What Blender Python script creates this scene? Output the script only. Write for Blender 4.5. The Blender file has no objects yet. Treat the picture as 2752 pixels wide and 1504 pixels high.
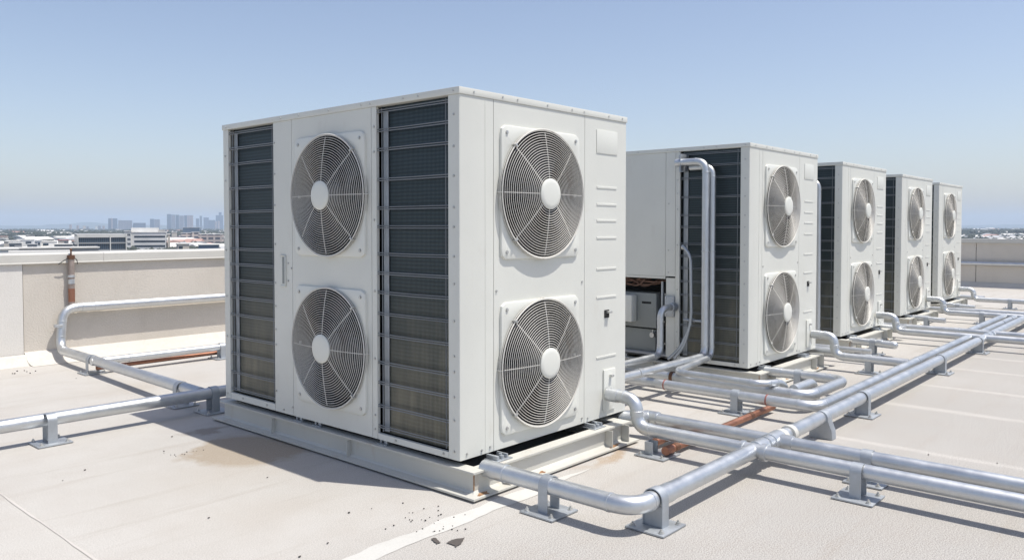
import bpy, bmesh, math, random
from mathutils import Vector, Matrix
R = math.radians
random.seed(7)
scene = bpy.context.scene
COL = scene.collection

# ------------------------------------------------------------------ materials
def newmat(name):
    m = bpy.data.materials.new(name); m.use_nodes = True
    nt = m.node_tree; nt.nodes.clear()
    out = nt.nodes.new('ShaderNodeOutputMaterial'); b = nt.nodes.new('ShaderNodeBsdfPrincipled')
    nt.links.new(b.outputs[0], out.inputs[0])
    return m, nt, b
def N(nt, typ, **kw):
    n = nt.nodes.new(typ)
    for k, v in kw.items():
        if k.startswith('i_'):
            n.inputs[int(k[2:]) if k[2:].isdigit() else k[2:].replace('_', ' ')].default_value = v
        else: setattr(n, k, v)
    return n
def coords(nt, scale=(1, 1, 1), world=False):
    if world:
        g = N(nt, 'ShaderNodeNewGeometry'); src = g.outputs['Position']
    else:
        g = N(nt, 'ShaderNodeTexCoord'); src = g.outputs['Object']
    mp = N(nt, 'ShaderNodeMapping'); mp.inputs['Scale'].default_value = scale
    nt.links.new(src, mp.inputs[0]); return mp.outputs[0]
def noise(nt, vec, scale, detail=3, rough=.55):
    n = N(nt, 'ShaderNodeTexNoise'); n.inputs['Scale'].default_value = scale
    n.inputs['Detail'].default_value = detail; n.inputs['Roughness'].default_value = rough
    nt.links.new(vec, n.inputs['Vector']); return n.outputs[0]
def ramp(nt, fac, stops):
    r = N(nt, 'ShaderNodeValToRGB'); e = r.color_ramp.elements
    while len(e) < len(stops): e.new(.5)
    for el, (p, c) in zip(e, stops):
        el.position = p; el.color = (*c, 1) if len(c) == 3 else c
    nt.links.new(fac, r.inputs[0]); return r.outputs[0]
def mix(nt, fac, a, b, mode='MIX'):
    m = N(nt, 'ShaderNodeMix', data_type='RGBA', blend_type=mode)
    for s, v in ((0, fac), (6, a), (7, b)):
        if isinstance(v, (int, float)): m.inputs[s].default_value = v
        elif isinstance(v, tuple): m.inputs[s].default_value = (*v, 1) if len(v) == 3 else v
        else: nt.links.new(v, m.inputs[s])
    return m.outputs[2]
def bump(nt, b, h, strength, dist):
    n = N(nt, 'ShaderNodeBump'); n.inputs['Strength'].default_value = strength; n.inputs['Distance'].default_value = dist
    nt.links.new(h, n.inputs['Height']); nt.links.new(n.outputs[0], b.inputs['Normal']); return n
def math_(nt, op, a, b=None, clamp=False):
    n = N(nt, 'ShaderNodeMath', operation=op, use_clamp=clamp)
    for i, v in enumerate((a, b)):
        if v is None: continue
        if isinstance(v, (int, float)): n.inputs[i].default_value = v
        else: nt.links.new(v, n.inputs[i])
    return n.outputs[0]

M = {}
def paint(key, c, rough=.42, var=.06, dirt=0., dirtc=(.35, .27, .18), wav=.0012):
    m, nt, b = newmat(key); v = coords(nt)
    n1 = noise(nt, v, 2.2, 5); n2 = noise(nt, v, 60, 2)
    lo = tuple(x * (1 - var) for x in c); hi = tuple(min(1, x * (1 + var)) for x in c)
    col = ramp(nt, n1, [(.3, lo), (.7, hi)])
    if dirt:
        n3 = noise(nt, coords(nt, (1, 1, .35)), 7, 6, .7)
        col = mix(nt, ramp(nt, n3, [(.58, (0, 0, 0)), (.8, (dirt,) * 3)]), col, dirtc)
    nt.links.new(col, b.inputs['Base Color'])
    r = math_(nt, 'MULTIPLY_ADD', n2, .12); nt.nodes[-1].inputs[2].default_value = rough - .05
    nt.links.new(r, b.inputs['Roughness'])
    bump(nt, b, n1, .6, wav); M[key] = m; return m
paint('cabinet', (.655, .655, .60), .42, .035, .32, (.50, .46, .39), .0026)
paint('plate', (.695, .695, .635), .36, .02, .06, (.5, .47, .40), .001)
paint('frame', (.53, .52, .47), .5, .05, .5, (.40, .27, .16))
paint('box_grey', (.25, .265, .255), .5, .04)
paint('dark', (.012, .013, .015), .7, .1)
paint('blade', (.013, .013, .014), .5, .1)
paint('void', (.006, .006, .007), .9, .1)
paint('wire', (.70, .68, .63), .45, .08, .6, (.28, .20, .14))
paint('bar', (.19, .205, .22), .4, .1)
paint('coping', (.56, .545, .50), .5, .05, .25, (.42, .38, .32))
paint('rubber', (.02, .02, .02), .8, .2)
paint('pebble', (.05, .045, .04), .9, .3)
paint('redband', (.30, .12, .10), .5, .1)
paint('cable', (.16, .09, .065), .5, .5)
def metal(key, c, rough, var=.12, spang=1., dirt=(.42, .40, .37)):
    m, nt, b = newmat(key); v = coords(nt, world=True)
    vo = N(nt, 'ShaderNodeTexVoronoi'); vo.inputs['Scale'].default_value = 55; nt.links.new(v, vo.inputs[0])
    n = noise(nt, v, 9, 6, .65); nb = noise(nt, v, 2.5, 3)
    lo = tuple(x * (1 - var) for x in c)
    col = mix(nt, math_(nt, 'MULTIPLY', vo.outputs['Color'], .25 * spang), ramp(nt, n, [(.3, lo), (.62, c)]), tuple(x * .8 for x in c))
    col = mix(nt, ramp(nt, noise(nt, v, 24, 6, .75), [(.6, (0, 0, 0)), (.78, (.55,) * 3)]), col, dirt)
    nt.links.new(col, b.inputs['Base Color'])
    b.inputs['Metallic'].default_value = .88
    r = math_(nt, 'MULTIPLY_ADD', n, .35); nt.nodes[-1].inputs[2].default_value = rough - .12
    nt.links.new(r, b.inputs['Roughness'])
    bump(nt, b, nb, .5, .0015); M[key] = m
metal('galv', (.62, .64, .655), .38)
metal('galv_flat', (.50, .53, .56), .52, .18, 1.6)
metal('screw', (.62, .62, .60), .45, .2)
metal('copper', (.40, .20, .135), .48, .3, .5, (.25, .12, .07))
metal('copper_dark', (.22, .12, .08), .5, .25, .5, (.12, .07, .05))
metal('rusty', (.45, .38, .34), .6, .3, .6, (.28, .14, .08))

# rust stain
m, nt, b = newmat('rust'); v = coords(nt, world=True)
nt.links.new(ramp(nt, noise(nt, v, 30, 6, .7), [(.35, (.20, .09, .04)), (.7, (.42, .27, .15))]), b.inputs['Base Color'])
b.inputs['Roughness'].default_value = .9; M['rust'] = m

# heat exchanger fins: fine vertical fins, horizontal tube rows, partly metallic so it mirrors sky and roof
m, nt, b = newmat('coil'); v = coords(nt)
w1 = N(nt, 'ShaderNodeTexWave', wave_type='BANDS', bands_direction='X'); w1.inputs['Scale'].default_value = 31; w1.inputs['Distortion'].default_value = .6; w1.inputs['Detail'].default_value = 1
w2 = N(nt, 'ShaderNodeTexWave', wave_type='BANDS', bands_direction='Z'); w2.inputs['Scale'].default_value = 15.; w2.inputs['Distortion'].default_value = 1.2; w2.inputs['Detail Scale'].default_value = .4
nt.links.new(v, w1.inputs[0]); nt.links.new(v, w2.inputs[0])
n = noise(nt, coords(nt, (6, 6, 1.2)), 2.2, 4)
col = mix(nt, w1.outputs[1], (.018, .027, .032), (.085, .108, .118))
col = mix(nt, math_(nt, 'MULTIPLY', w2.outputs[1], .45), col, (.018, .022, .025))
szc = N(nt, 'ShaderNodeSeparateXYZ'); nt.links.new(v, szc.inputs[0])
painted_refl = math_(nt, 'MULTIPLY_ADD', szc.outputs[2], -1.1, True); nt.nodes[-1].inputs[2].default_value = .95  # olive reflection of the sunlit roof painted in, stronger towards the bottom
painted_refl = math_(nt, 'MULTIPLY', painted_refl, ramp(nt, n, [(.25, (.35,) * 3), (.7, (1, 1, 1))]))
col = mix(nt, math_(nt, 'MULTIPLY', painted_refl, .8), col, mix(nt, w1.outputs[1], (.13, .12, .085), (.36, .335, .25)))
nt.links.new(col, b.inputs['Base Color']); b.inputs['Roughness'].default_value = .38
nt.links.new(math_(nt, 'MULTIPLY_ADD', painted_refl, -.6), b.inputs['Metallic']); nt.nodes[-1].inputs[2].default_value = .82
h = math_(nt, 'ADD', math_(nt, 'MULTIPLY', w1.outputs[1], .8), math_(nt, 'MULTIPLY', w2.outputs[1], .5)); bump(nt, b, h, .3, .003)
M['coil'] = m

# roof membrane: mineral granules, soft patches, streaks
m, nt, b = newmat('roof_membrane'); v = coords(nt, world=True)
sx = N(nt, 'ShaderNodeSeparateXYZ'); nt.links.new(v, sx.inputs[0])
big = noise(nt, v, .55, 5); mid = noise(nt, v, 3.5, 6, .65)
grain = noise(nt, v, 170, 3, .85); grain2 = noise(nt, v, 70, 3, .7)
streak = noise(nt, coords(nt, (.35, 5, 1), True), 1.6, 6, .7)
side = math_(nt, 'MULTIPLY_ADD', sx.outputs[1], -1.3, True); nt.nodes[-1].inputs[2].default_value = .0
cream = ramp(nt, big, [(.3, (.445, .424, .39)), (.7, (.50, .48, .445))])
grey = ramp(nt, big, [(.3, (.385, .368, .34)), (.7, (.445, .425, .395))])
col = mix(nt, side, cream, grey)
col = mix(nt, ramp(nt, mid, [(.42, (0, 0, 0)), (.75, (.35,) * 3)]), col, (.40, .36, .315))
col = mix(nt, ramp(nt, streak, [(.54, (0, 0, 0)), (.70, (.45,) * 3)]), col, (.37, .33, .285))
wob = noise(nt, v, 2.2, 5, .65)
def wobx(o, k, c): 
    q = math_(nt, 'MULTIPLY_ADD', wob, k); nt.nodes[-1].inputs[2].default_value = c; return math_(nt, 'ADD', o, q)
# soft pale lap bands running across the open right side of the roof
xx = wobx(sx.outputs[0], .12, -.06); band = None
for x0, w0 in ((2.4, .05), (3.68, .07), (4.64, .05), (5.7, .05), (6.6, .06), (8.2, .07), (9.4, .07), (11.6, .08), (13.6, .09)):
    d = math_(nt, 'ABSOLUTE', math_(nt, 'SUBTRACT', xx, x0)); d = math_(nt, 'MULTIPLY_ADD', d, -1 / w0, True); nt.nodes[-1].inputs[2].default_value = 1.15
    band = d if band is None else math_(nt, 'MAXIMUM', band, d)
gate = math_(nt, 'MULTIPLY_ADD', sx.outputs[1], -3., True); nt.nodes[-1].inputs[2].default_value = -2.2
band = math_(nt, 'MULTIPLY', math_(nt, 'MULTIPLY', band, gate), ramp(nt, mid, [(.3, (.35,) * 3), (.6, (.6,) * 3)]))
col = mix(nt, band, col, (.585, .555, .51))
# dried puddle marks and rust wash: soft irregular discs
def disc(cx, cy, rx, ry, k, c, edge=3.):
    global col
    dx = math_(nt, 'MULTIPLY', math_(nt, 'SUBTRACT', wobx(sx.outputs[0], .5, -.25), cx), 1 / rx); dy = math_(nt, 'MULTIPLY', math_(nt, 'SUBTRACT', wobx(sx.outputs[1], -.5, .25), cy), 1 / ry)
    dd = math_(nt, 'SQRT', math_(nt, 'ADD', math_(nt, 'MULTIPLY', dx, dx), math_(nt, 'MULTIPLY', dy, dy)))
    f = math_(nt, 'MULTIPLY_ADD', dd, -edge, True); nt.nodes[-1].inputs[2].default_value = edge
    f = math_(nt, 'MULTIPLY', f, ramp(nt, grain2, [(.2, (k * .6,) * 3), (.7, (k,) * 3)])); col = mix(nt, f, col, c)
disc(-.30, 1.55, .34, .42, 1., (.335, .275, .205), 4.); disc(-.22, 2.15, .2, .10, .7, (.22, .18, .14), 2.)
disc(-.50, 1.2, .7, .35, .25, (.40, .34, .27), 1.2); disc(1.12, -.21, .42, .07, .75, (.34, .23, .13), 1.5)
disc(-.8, .5, .6, .3, .22, (.38, .33, .27), 1.2); disc(1.6, -1.9, .9, .5, .22, (.38, .35, .31), 1.2); disc(3.2, -2.2, 1.1, .5, .25, (.38, .35, .31), 1.5); disc(.2, 4.0, .9, .3, .3, (.38, .33, .27), 1.5)
gm = ramp(nt, grain, [(.40, (.48,) * 3), (.60, (1.25,) * 3)])
gf = math_(nt, "MULTIPLY_ADD", side, .5); nt.nodes[-1].inputs[2].default_value = .4
col = mix(nt, gf, col, mix(nt, 1., col, gm, "MULTIPLY"))
col = mix(nt, ramp(nt, grain2, [(.64, (0, 0, 0)), (.76, (.3,) * 3)]), col, (.26, .23, .20))
nt.links.new(col, b.inputs['Base Color']); b.inputs['Roughness'].default_value = .88
bump(nt, b, math_(nt, 'ADD', grain, math_(nt, 'MULTIPLY', mid, 2.5)), .35, .0014); M['roof_membrane'] = m

def rough_surface(key, c1, c2, gs, bs, dist, stain=(.3, .27, .22), sa=.3):
    m, nt, b = newmat(key); v = coords(nt, world=True)
    g = noise(nt, v, gs, 4, .6); l = noise(nt, v, 1.3, 5)
    col = ramp(nt, l, [(.3, c1), (.7, c2)])
    col = mix(nt, ramp(nt, noise(nt, coords(nt, (1.2, 1.2, .5), True), 3, 6, .7), [(.5, (0, 0, 0)), (.8, (sa,) * 3)]), col, stain)
    col = mix(nt, ramp(nt, g, [(.3, (.22,) * 3), (.6, (0, 0, 0))]), col, tuple(x * .7 for x in c1))
    nt.links.new(col, b.inputs['Base Color']); b.inputs['Roughness'].default_value = .85
    bump(nt, b, g, bs, dist); M[key] = m
rough_surface('stucco', (.56, .515, .45), (.62, .575, .51), 60, .7, .005, sa=.22)
rough_surface('stucco_pale', (.66, .635, .59), (.70, .675, .63), 70, .45, .003, sa=.1)
rough_surface('cove', (.54, .51, .46), (.60, .57, .52), 40, .3, .003, sa=.3)
rough_surface('seam', (.515, .505, .47), (.575, .565, .53), 120, .5, .002, (.40, .37, .33), .5)
rough_surface('seam_soft', (.50, .47, .43), (.55, .52, .48), 120, .5, .002)
rough_surface('patch', (.07, .06, .055), (.11, .095, .085), 160, .8, .003)
rough_surface('stain', (.36, .30, .23), (.42, .36, .28), 120, .5, .002, (.25, .2, .14), .5)
rough_surface('wall_far', (.5, .5, .5), (.55, .55, .55), 1, .1, .01)
def flat(key, c, rough=.8, metallic=0.):
    m, nt, b = newmat(key); v = coords(nt, world=True)
    n = noise(nt, v, .12, 4)
    nt.links.new(ramp(nt, n, [(.3, tuple(x * .86 for x in c)), (.7, tuple(min(1, x * 1.1) for x in c))]), b.inputs['Base Color'])
    b.inputs['Roughness'].default_value = rough; b.inputs['Metallic'].default_value = metallic; M[key] = m
flat('white_wall', (.74, .73, .70)); flat('cream_wall', (.62, .56, .48)); flat('pink_roof', (.45, .27, .22)); flat('red_roof', (.32, .08, .09))
flat('grey_wall', (.34, .34, .34)); flat('light_roof', (.68, .66, .62)); flat('glass_dark', (.035, .05, .07), .15); flat('grey_roof', (.42, .42, .42)); flat('blue_glass', (.10, .15, .22), .2)
flat('beige_wall', (.55, .47, .40))
# tower facades with floor bands
def facade(key, c, g, fs, cs):
    m, nt, b = newmat(key); v = coords(nt)
    br = N(nt, 'ShaderNodeTexBrick'); br.offset = 0; br.inputs['Color1'].default_value = (*g, 1); br.inputs['Color2'].default_value = (*tuple(x * 1.4 for x in g), 1)
    br.inputs['Mortar'].default_value = (*c, 1); br.inputs['Scale'].default_value = 1; br.inputs['Mortar Size'].default_value = fs * .22
    br.inputs['Brick Width'].default_value = cs; br.inputs['Row Height'].default_value = fs
    sp = N(nt, 'ShaderNodeSeparateXYZ'); cb = N(nt, 'ShaderNodeCombineXYZ'); nt.links.new(v, sp.inputs[0])
    nt.links.new(math_(nt, 'ADD', sp.outputs[0], sp.outputs[1]), cb.inputs[0]); nt.links.new(sp.outputs[2], cb.inputs[1])
    nt.links.new(cb.outputs[0], br.inputs[0]); nt.links.new(br.outputs[0], b.inputs['Base Color']); b.inputs['Roughness'].default_value = .6; M[key] = m
facade('tower_blue', (.11, .15, .21), (.04, .07, .12), 4, 5)
facade('tower_pale', (.34, .33, .35), (.09, .12, .17), 4, 6)
facade('tower_beige', (.55, .44, .40), (.16, .16, .19), 4, 7)
facade('flats', (.60, .50, .44), (.10, .10, .12), 3.4, 5)
# vegetation
m, nt, b = newmat('foliage'); v = coords(nt, world=True)
nt.links.new(ramp(nt, noise(nt, v, .09, 5, .7), [(.3, (.022, .032, .026)), (.7, (.06, .07, .055))]), b.inputs['Base Color']); b.inputs['Roughness'].default_value = .9; M['foliage'] = m
m, nt, b = newmat('plain'); v = coords(nt, world=True)
c0 = ramp(nt, noise(nt, v, .006, 6, .7), [(.35, (.05, .06, .04)), (.5, (.10, .095, .07)), (.62, (.20, .17, .14)), (.75, (.10, .10, .10))])
nt.links.new(c0, b.inputs['Base Color']); b.inputs['Roughness'].default_value = .95; M['plain'] = m
m, nt, b = newmat('hill'); v = coords(nt, world=True)
nt.links.new(ramp(nt, noise(nt, v, .003, 5), [(.3, (.04, .06, .04)), (.7, (.09, .10, .07))]), b.inputs['Base Color']); b.inputs['Roughness'].default_value = 1; M['hill'] = m

# ------------------------------------------------------------------ helpers
def link(o, parent=None):
    COL.objects.link(o)
    if parent is not None: o.parent = parent
    return o
def tag(o, label=None, cat=None, group=None, kind=None):
    if label: o['label'] = label
    if cat: o['category'] = cat
    if group: o['group'] = group
    if kind: o['kind'] = kind
    return o
def thing(name, label, cat, loc=(0, 0, 0), rz=0, group=None):
    o = bpy.data.objects.new(name, None); o.empty_display_size = .1; o.location = loc; o.rotation_euler = (0, 0, rz)
    link(o); return tag(o, label, cat, group)
def finish(bm, name, mat, smooth=None):
    me = bpy.data.meshes.new(name)
    bmesh.ops.recalc_face_normals(bm, faces=bm.faces)
    bm.to_mesh(me); bm.free(); me.materials.append(M[mat])
    if smooth is not None:
        me.polygons.foreach_set('use_smooth', [True] * len(me.polygons))
        if smooth < 179:
            me.set_sharp_from_angle(angle=R(smooth))
    return me
def obj(name, data, parent=None, loc=None, rot=None):
    o = bpy.data.objects.new(name, data)
    if loc is not None: o.location = loc
    if rot is not None: o.rotation_euler = rot
    return link(o, parent)
def box(bm, a, b_, bev=0):
    x0, y0, z0 = a; x1, y1, z1 = b_
    vs = [bm.verts.new(p) for p in ((x0, y0, z0), (x1, y0, z0), (x1, y1, z0), (x0, y1, z0), (x0, y0, z1), (x1, y0, z1), (x1, y1, z1), (x0, y1, z1))]
    fs = [bm.faces.new([vs[i] for i in q]) for q in ((0, 3, 2, 1), (4, 5, 6, 7), (0, 1, 5, 4), (1, 2, 6, 5), (2, 3, 7, 6), (3, 0, 4, 7))]
    if bev:
        es = list({e for f in fs for e in f.edges})
        bmesh.ops.bevel(bm, geom=es, offset=bev, segments=2, profile=.6, affect='EDGES')
def boxes(name, mat, lst, parent=None, bev=0, loc=None, smooth=None):
    bm = bmesh.new()
    for a, b_ in lst: box(bm, a, b_, bev)
    return obj(name, finish(bm, name, mat, 40 if bev else smooth), parent, loc)
def frame_for(t):
    t = t.normalized(); up = Vector((0, 0, 1)) if abs(t.z) < .95 else Vector((1, 0, 0))
    a = t.cross(up).normalized(); return a, a.cross(t).normalized()
def rounded(path, cr, seg=8):
    P = [Vector(p) for p in path]; out = [P[0]]
    for i in range(1, len(P) - 1):
        d0 = (P[i - 1] - P[i]); d1 = (P[i + 1] - P[i]); c = min(cr, d0.length * .49, d1.length * .49)
        a = P[i] + d0.normalized() * c; e = P[i] + d1.normalized() * c
        for k in range(seg + 1):
            t = k / seg
            # circular-looking corner
            out.append((1 - t) ** 2 * a + 2 * t * (1 - t) * (P[i] * .92 + (a + e) * .04) + t * t * e)
    out.append(P[-1]); return out
def sweep(bm, pts, r, n=20, cap=True, rs=None):
    rings = []; a, b_ = frame_for(pts[1] - pts[0]); prev = (pts[1] - pts[0]).normalized()
    for i, p in enumerate(pts):
        t = (pts[min(i + 1, len(pts) - 1)] - pts[max(i - 1, 0)]).normalized()
        q = prev.rotation_difference(t); a = q @ a; b_ = q @ b_; prev = t
        rr = rs[i] if rs else r
        rings.append([bm.verts.new(p + a * (rr * math.cos(2 * math.pi * k / n)) + b_ * (rr * math.sin(2 * math.pi * k / n))) for k in range(n)])
    for i in range(len(rings) - 1):
        for k in range(n):
            bm.faces.new((rings[i][k], rings[i][(k + 1) % n], rings[i + 1][(k + 1) % n], rings[i + 1][k]))
    if cap:
        bm.faces.new(rings[0][::-1]); bm.faces.new(rings[-1])
def tube(name, mat, path, r, parent=None, cr=.1, n=20, loc=None):
    bm = bmesh.new(); sweep(bm, rounded(path, cr), r, n)
    return obj(name, finish(bm, name, mat, 50), parent, loc)
def collar(name, mat, p, d, r, w, parent, lip=.0):
    """short sleeve centred at p along direction d with slightly rolled ends"""
    d = Vector(d).normalized(); p = Vector(p); bm = bmesh.new(); h = w / 2
    ts = [-h, -h + .002, -h + .006, h - .006, h - .002, h]; rs = [r - .003, r, r + lip, r + lip, r, r - .003]
    sweep(bm, [p + d * t for t in ts], r, 24, True, rs)
    return obj(name, finish(bm, name, mat, 50), parent)
def cyl(bm, p, d, r, h, n=12):
    d = Vector(d).normalized(); p = Vector(p); sweep(bm, [p, p + d * h], r, n)
def grid_panel(us, vs, holes, thick, mapf, name, mat):
    """sheet panel with rectangular openings: one connected mesh, mapf(u,v,w)->xyz, w outward"""
    us = sorted(set(us)); vs = sorted(set(vs)); bm = bmesh.new(); V = {}
    def g(i, j, s):
        k = (i, j, s)
        if k not in V: V[k] = bm.verts.new(mapf(us[i], vs[j], 0 if s else -thick))
        return V[k]
    def solid(i, j):
        if i < 0 or j < 0 or i >= len(us) - 1 or j >= len(vs) - 1: return False
        cu = (us[i] + us[i + 1]) / 2; cv = (vs[j] + vs[j + 1]) / 2
        return not any(a < cu < b_ and c < cv < d for a, b_, c, d in holes)
    for i in range(len(us) - 1):
        for j in range(len(vs) - 1):
            if not solid(i, j): continue
            bm.faces.new((g(i, j, 1), g(i + 1, j, 1), g(i + 1, j + 1, 1), g(i, j + 1, 1)))
            bm.faces.new((g(i, j, 0), g(i, j + 1, 0), g(i + 1, j + 1, 0), g(i + 1, j, 0)))
            for (di, dj, e0, e1) in ((-1, 0, (i, j), (i, j + 1)), (1, 0, (i + 1, j), (i + 1, j + 1)), (0, -1, (i, j), (i + 1, j)), (0, 1, (i, j + 1), (i + 1, j + 1))):
                if not solid(i + di, j + dj): bm.faces.new((g(*e0, 1), g(*e1, 1), g(*e1, 0), g(*e0, 0)))
    return finish(bm, name, mat)
def panel(name, u0, u1, v0, v1, mapf, parent, holes=(), thick=.02, mat='cabinet', gap=.0018):
    us = [u0 + gap, u1 - gap] + [x for h in holes for x in h[:2]]; vs = [v0, v1] + [x for h in holes for x in h[2:]]
    return obj(name, grid_panel(us, vs, holes, thick, mapf, name, mat), parent)
def copy_tree(o, parent=None):
    c = o.copy(); COL.objects.link(c); c.parent = parent
    for ch in list(o.children): copy_tree(ch, c)
    return c

# ------------------------------------------------------------------ shared fan meshes (facing -Y, centred at origin on the panel plane)
def make_fan_plate():
    bm = bmesh.new(); n = 96; hw, hh, rc, ro = .347, .36, .045, .337
    def rr(k, s=0.):
        a = 2 * math.pi * k / n; dx, dz = math.cos(a), math.sin(a); w, h = hw - s, hh - s
        t = min(w / abs(dx) if abs(dx) > 1e-6 else 9, h / abs(dz) if abs(dz) > 1e-6 else 9); x, z = dx * t, dz * t
        cx, cz = w - rc, h - rc
        if abs(x) > cx and abs(z) > cz:  # project to the rounded corner along the ray
            sx, sz = math.copysign(cx, x), math.copysign(cz, z)
            bq = dx * sx + dz * sz; cq = sx * sx + sz * sz - rc * rc; t = bq + math.sqrt(max(0, bq * bq - cq)); x, z = dx * t, dz * t
        return x, z
    loops = []
    for (s, y) in ((0, 0), (0, -.010), (.002, -.014), (.006, -.016)): loops.append([bm.verts.new((rr(k, s)[0], y, rr(k, s)[1])) for k in range(n)])
    for (r_, y) in ((ro + .004, -.016), (ro + .001, -.014), (ro, -.008), (ro, .03)): loops.append([bm.verts.new((r_ * math.cos(2 * math.pi * k / n), y, r_ * math.sin(2 * math.pi * k / n))) for k in range(n)])
    for a, b_ in zip(loops, loops[1:]):
        for k in range(n): bm.faces.new((a[k], a[(k + 1) % n], b_[(k + 1) % n], b_[k]))
    return finish(bm, 'fan_plate', 'plate', 35)
def dome(r): return -.030 - .040 * (1 - (r / .36) ** 2)
def make_guard():
    bm = bmesh.new(); nr = 20; seg = 72; k5 = 6
    def ring(r_, y, w):
        vs = []
        for i in range(seg):
            a = 2 * math.pi * i / seg; c = Vector((math.cos(a), 0, math.sin(a)))
            vs.append([bm.verts.new(c * (r_ + w * math.cos(2 * math.pi * j / k5)) + Vector((0, y + w * math.sin(2 * math.pi * j / k5), 0))) for j in range(k5)])
        for i in range(seg):
            for j in range(k5):
                A, B_ = vs[i], vs[(i + 1) % seg]; bm.faces.new((A[j], A[(j + 1) % k5], B_[(j + 1) % k5], B_[j]))
    for i in range(nr):
        r_ = .096 + (.355 - .096) * i / (nr - 1); ring(r_, dome(r_), .00175)
    ring(.361, -.034, .0036); ring(.363, -.022, .002); ring(.363, -.011, .002)
    for k in range(8):
        a = math.pi / 4 * k; c = Vector((math.cos(a), 0, math.sin(a)))
        pts = [c * r_ + Vector((0, dome(r_) + .004, 0)) for r_ in (.08, .15, .22, .29, .345)] + [c * .366 + Vector((0, -.028, 0)), c * .366 + Vector((0, -.002, 0))]
        sweep(bm, pts, .0026, 6)
    return finish(bm, 'guard', 'wire', 60)
def make_hub():
    bm = bmesh.new(); n = 48; prof = [(.0, -.082), (.06, -.081), (.08, -.0785), (.086, -.074), (.086, -.066), (.06, -.064)]
    loops = [[bm.verts.new((r_ * math.cos(2 * math.pi * k / n), y, r_ * math.sin(2 * math.pi * k / n))) for k in range(n)] for r_, y in prof[1:]]
    c = bm.verts.new((0, prof[0][1], 0))
    for k in range(n): bm.faces.new((c, loops[0][k], loops[0][(k + 1) % n]))
    for a, b_ in zip(loops, loops[1:]):
        for k in range(n): bm.faces.new((a[k], a[(k + 1) % n], b_[(k + 1) % n], b_[k]))
    return finish(bm, 'hub_cap', 'plate', 35)
def make_blades():
    bm = bmesh.new()
    for q in range(4):
        g = []
        for i in range(9):
            r_ = .07 + .24 * i / 8; row = []
            for j in range(9):
                t = j / 8 - .5; a = q * math.pi / 2 + t * (1.15 + .25 * i / 8) + .25 * i / 8
                row.append(bm.verts.new((r_ * math.cos(a), .075 + t * .075, r_ * math.sin(a))))
            g.append(row)
        for i in range(8):
            for j in range(8): bm.faces.new((g[i][j], g[i + 1][j], g[i + 1][j + 1], g[i][j + 1]))
    cyl(bm, (0, .03, 0), (0, 1, 0), .075, .1, 24)
    return finish(bm, 'blade_wheel', 'blade', 40)
def make_shroud():
    bm = bmesh.new(); n = 48
    A = [bm.verts.new((.336 * math.cos(2 * math.pi * k / n), .0, .336 * math.sin(2 * math.pi * k / n))) for k in range(n)]
    B_ = [bm.verts.new((.336 * math.cos(2 * math.pi * k / n), .145, .336 * math.sin(2 * math.pi * k / n))) for k in range(n)]
    for k in range(n): bm.faces.new((A[k], A[(k + 1) % n], B_[(k + 1) % n], B_[k]))
    C_ = [[bm.verts.new((q * math.cos(2 * math.pi * k / n), y, q * math.sin(2 * math.pi * k / n))) for k in range(n)] for q, y in ((.336, -.0175), (.352, -.0175), (.352, -.0315), (.346, -.0315))]
    for P_, Q_ in zip([A] + C_, C_):
        for k in range(n): bm.faces.new((P_[k], P_[(k + 1) % n], Q_[(k + 1) % n], Q_[k]))
    bm.faces.new(B_); return finish(bm, 'shroud', 'void', 40)
def make_screw(r_=.0058):
    bm = bmesh.new(); cyl(bm, (0, .001, 0), (0, -1, 0), r_ * 1.25, .0025, 14); cyl(bm, (0, -.002, 0), (0, -1, 0), r_, .004, 6)
    return finish(bm, 'screw', 'screw', 30)
def make_bolt():
    bm = bmesh.new(); cyl(bm, (0, 0, 0), (0, 0, 1), .014, .003, 16); cyl(bm, (0, 0, .003), (0, 0, 1), .0095, .008, 6); cyl(bm, (0, 0, .011), (0, 0, 1), .005, .008, 8)
    return finish(bm, 'bolt', 'screw', 30)
ME = dict(plate=make_fan_plate(), guard=make_guard(), hub=make_hub(), blades=make_blades(), shroud=make_shroud(), screw=make_screw(), bigscrew=make_screw(.009), bolt=make_bolt())
def make_clip():
    bm = bmesh.new(); box(bm, (-.014, -.044, -.006), (.009, -.022, .006), .002); return finish(bm, 'guard_clip', 'screw', 40)
ME['clip'] = make_clip()

# ------------------------------------------------------------------ the air conditioners
W, L, Z0, Z1 = 1.515, 2.33, .167, 2.067          # cabinet: width along X, length along Y, bottom and top above the roof
H = Z1 - Z0
BARS = [2.003, 1.897, 1.790, 1.624, 1.465, 1.361, 1.210, 1.103, .995, .876, .757, .601, .487, .356, .240]
faceA = lambda u, v, w: (-w, u, v)      # the side looking to -X, u runs along Y
faceB = lambda u, v, w: (u, -w, v)      # the side looking to -Y, u runs along X
rotB = (0, 0, 0); rotA = (0, 0, -math.pi / 2)
def z(v): return v - Z0                   # roof height -> height in the unit
def screws(parent, pts, mapf, rot, big=False):
    for (u, v, w) in pts: obj('screw', ME['bigscrew' if big else 'screw'], parent, mapf(u, v, w), rot)
def fan(parent, cu, cv, mapf, rot, ph):
    p = obj('fan_plate', ME['plate'], parent, mapf(cu, cv, 0), rot)
    obj('fan_guard', ME['guard'], p); obj('hub_cap', ME['hub'], p)
    obj('blade_wheel', ME['blades'], p, rot=(0, ph, 0)); obj('fan_shroud', ME['shroud'], p)
    for sx in (-1, 1):
        for sz in (-1, 1): obj('screw', ME['bigscrew'], p, (sx * .305, -.016, sz * .32))
    for a in (.75 * math.pi, 1.25 * math.pi):
        if rot == rotA: a = math.pi - a
        obj('guard_clip', ME['clip'], p, (math.cos(a) * .362, 0, math.sin(a) * .362), (0, -a, 0))
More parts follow.
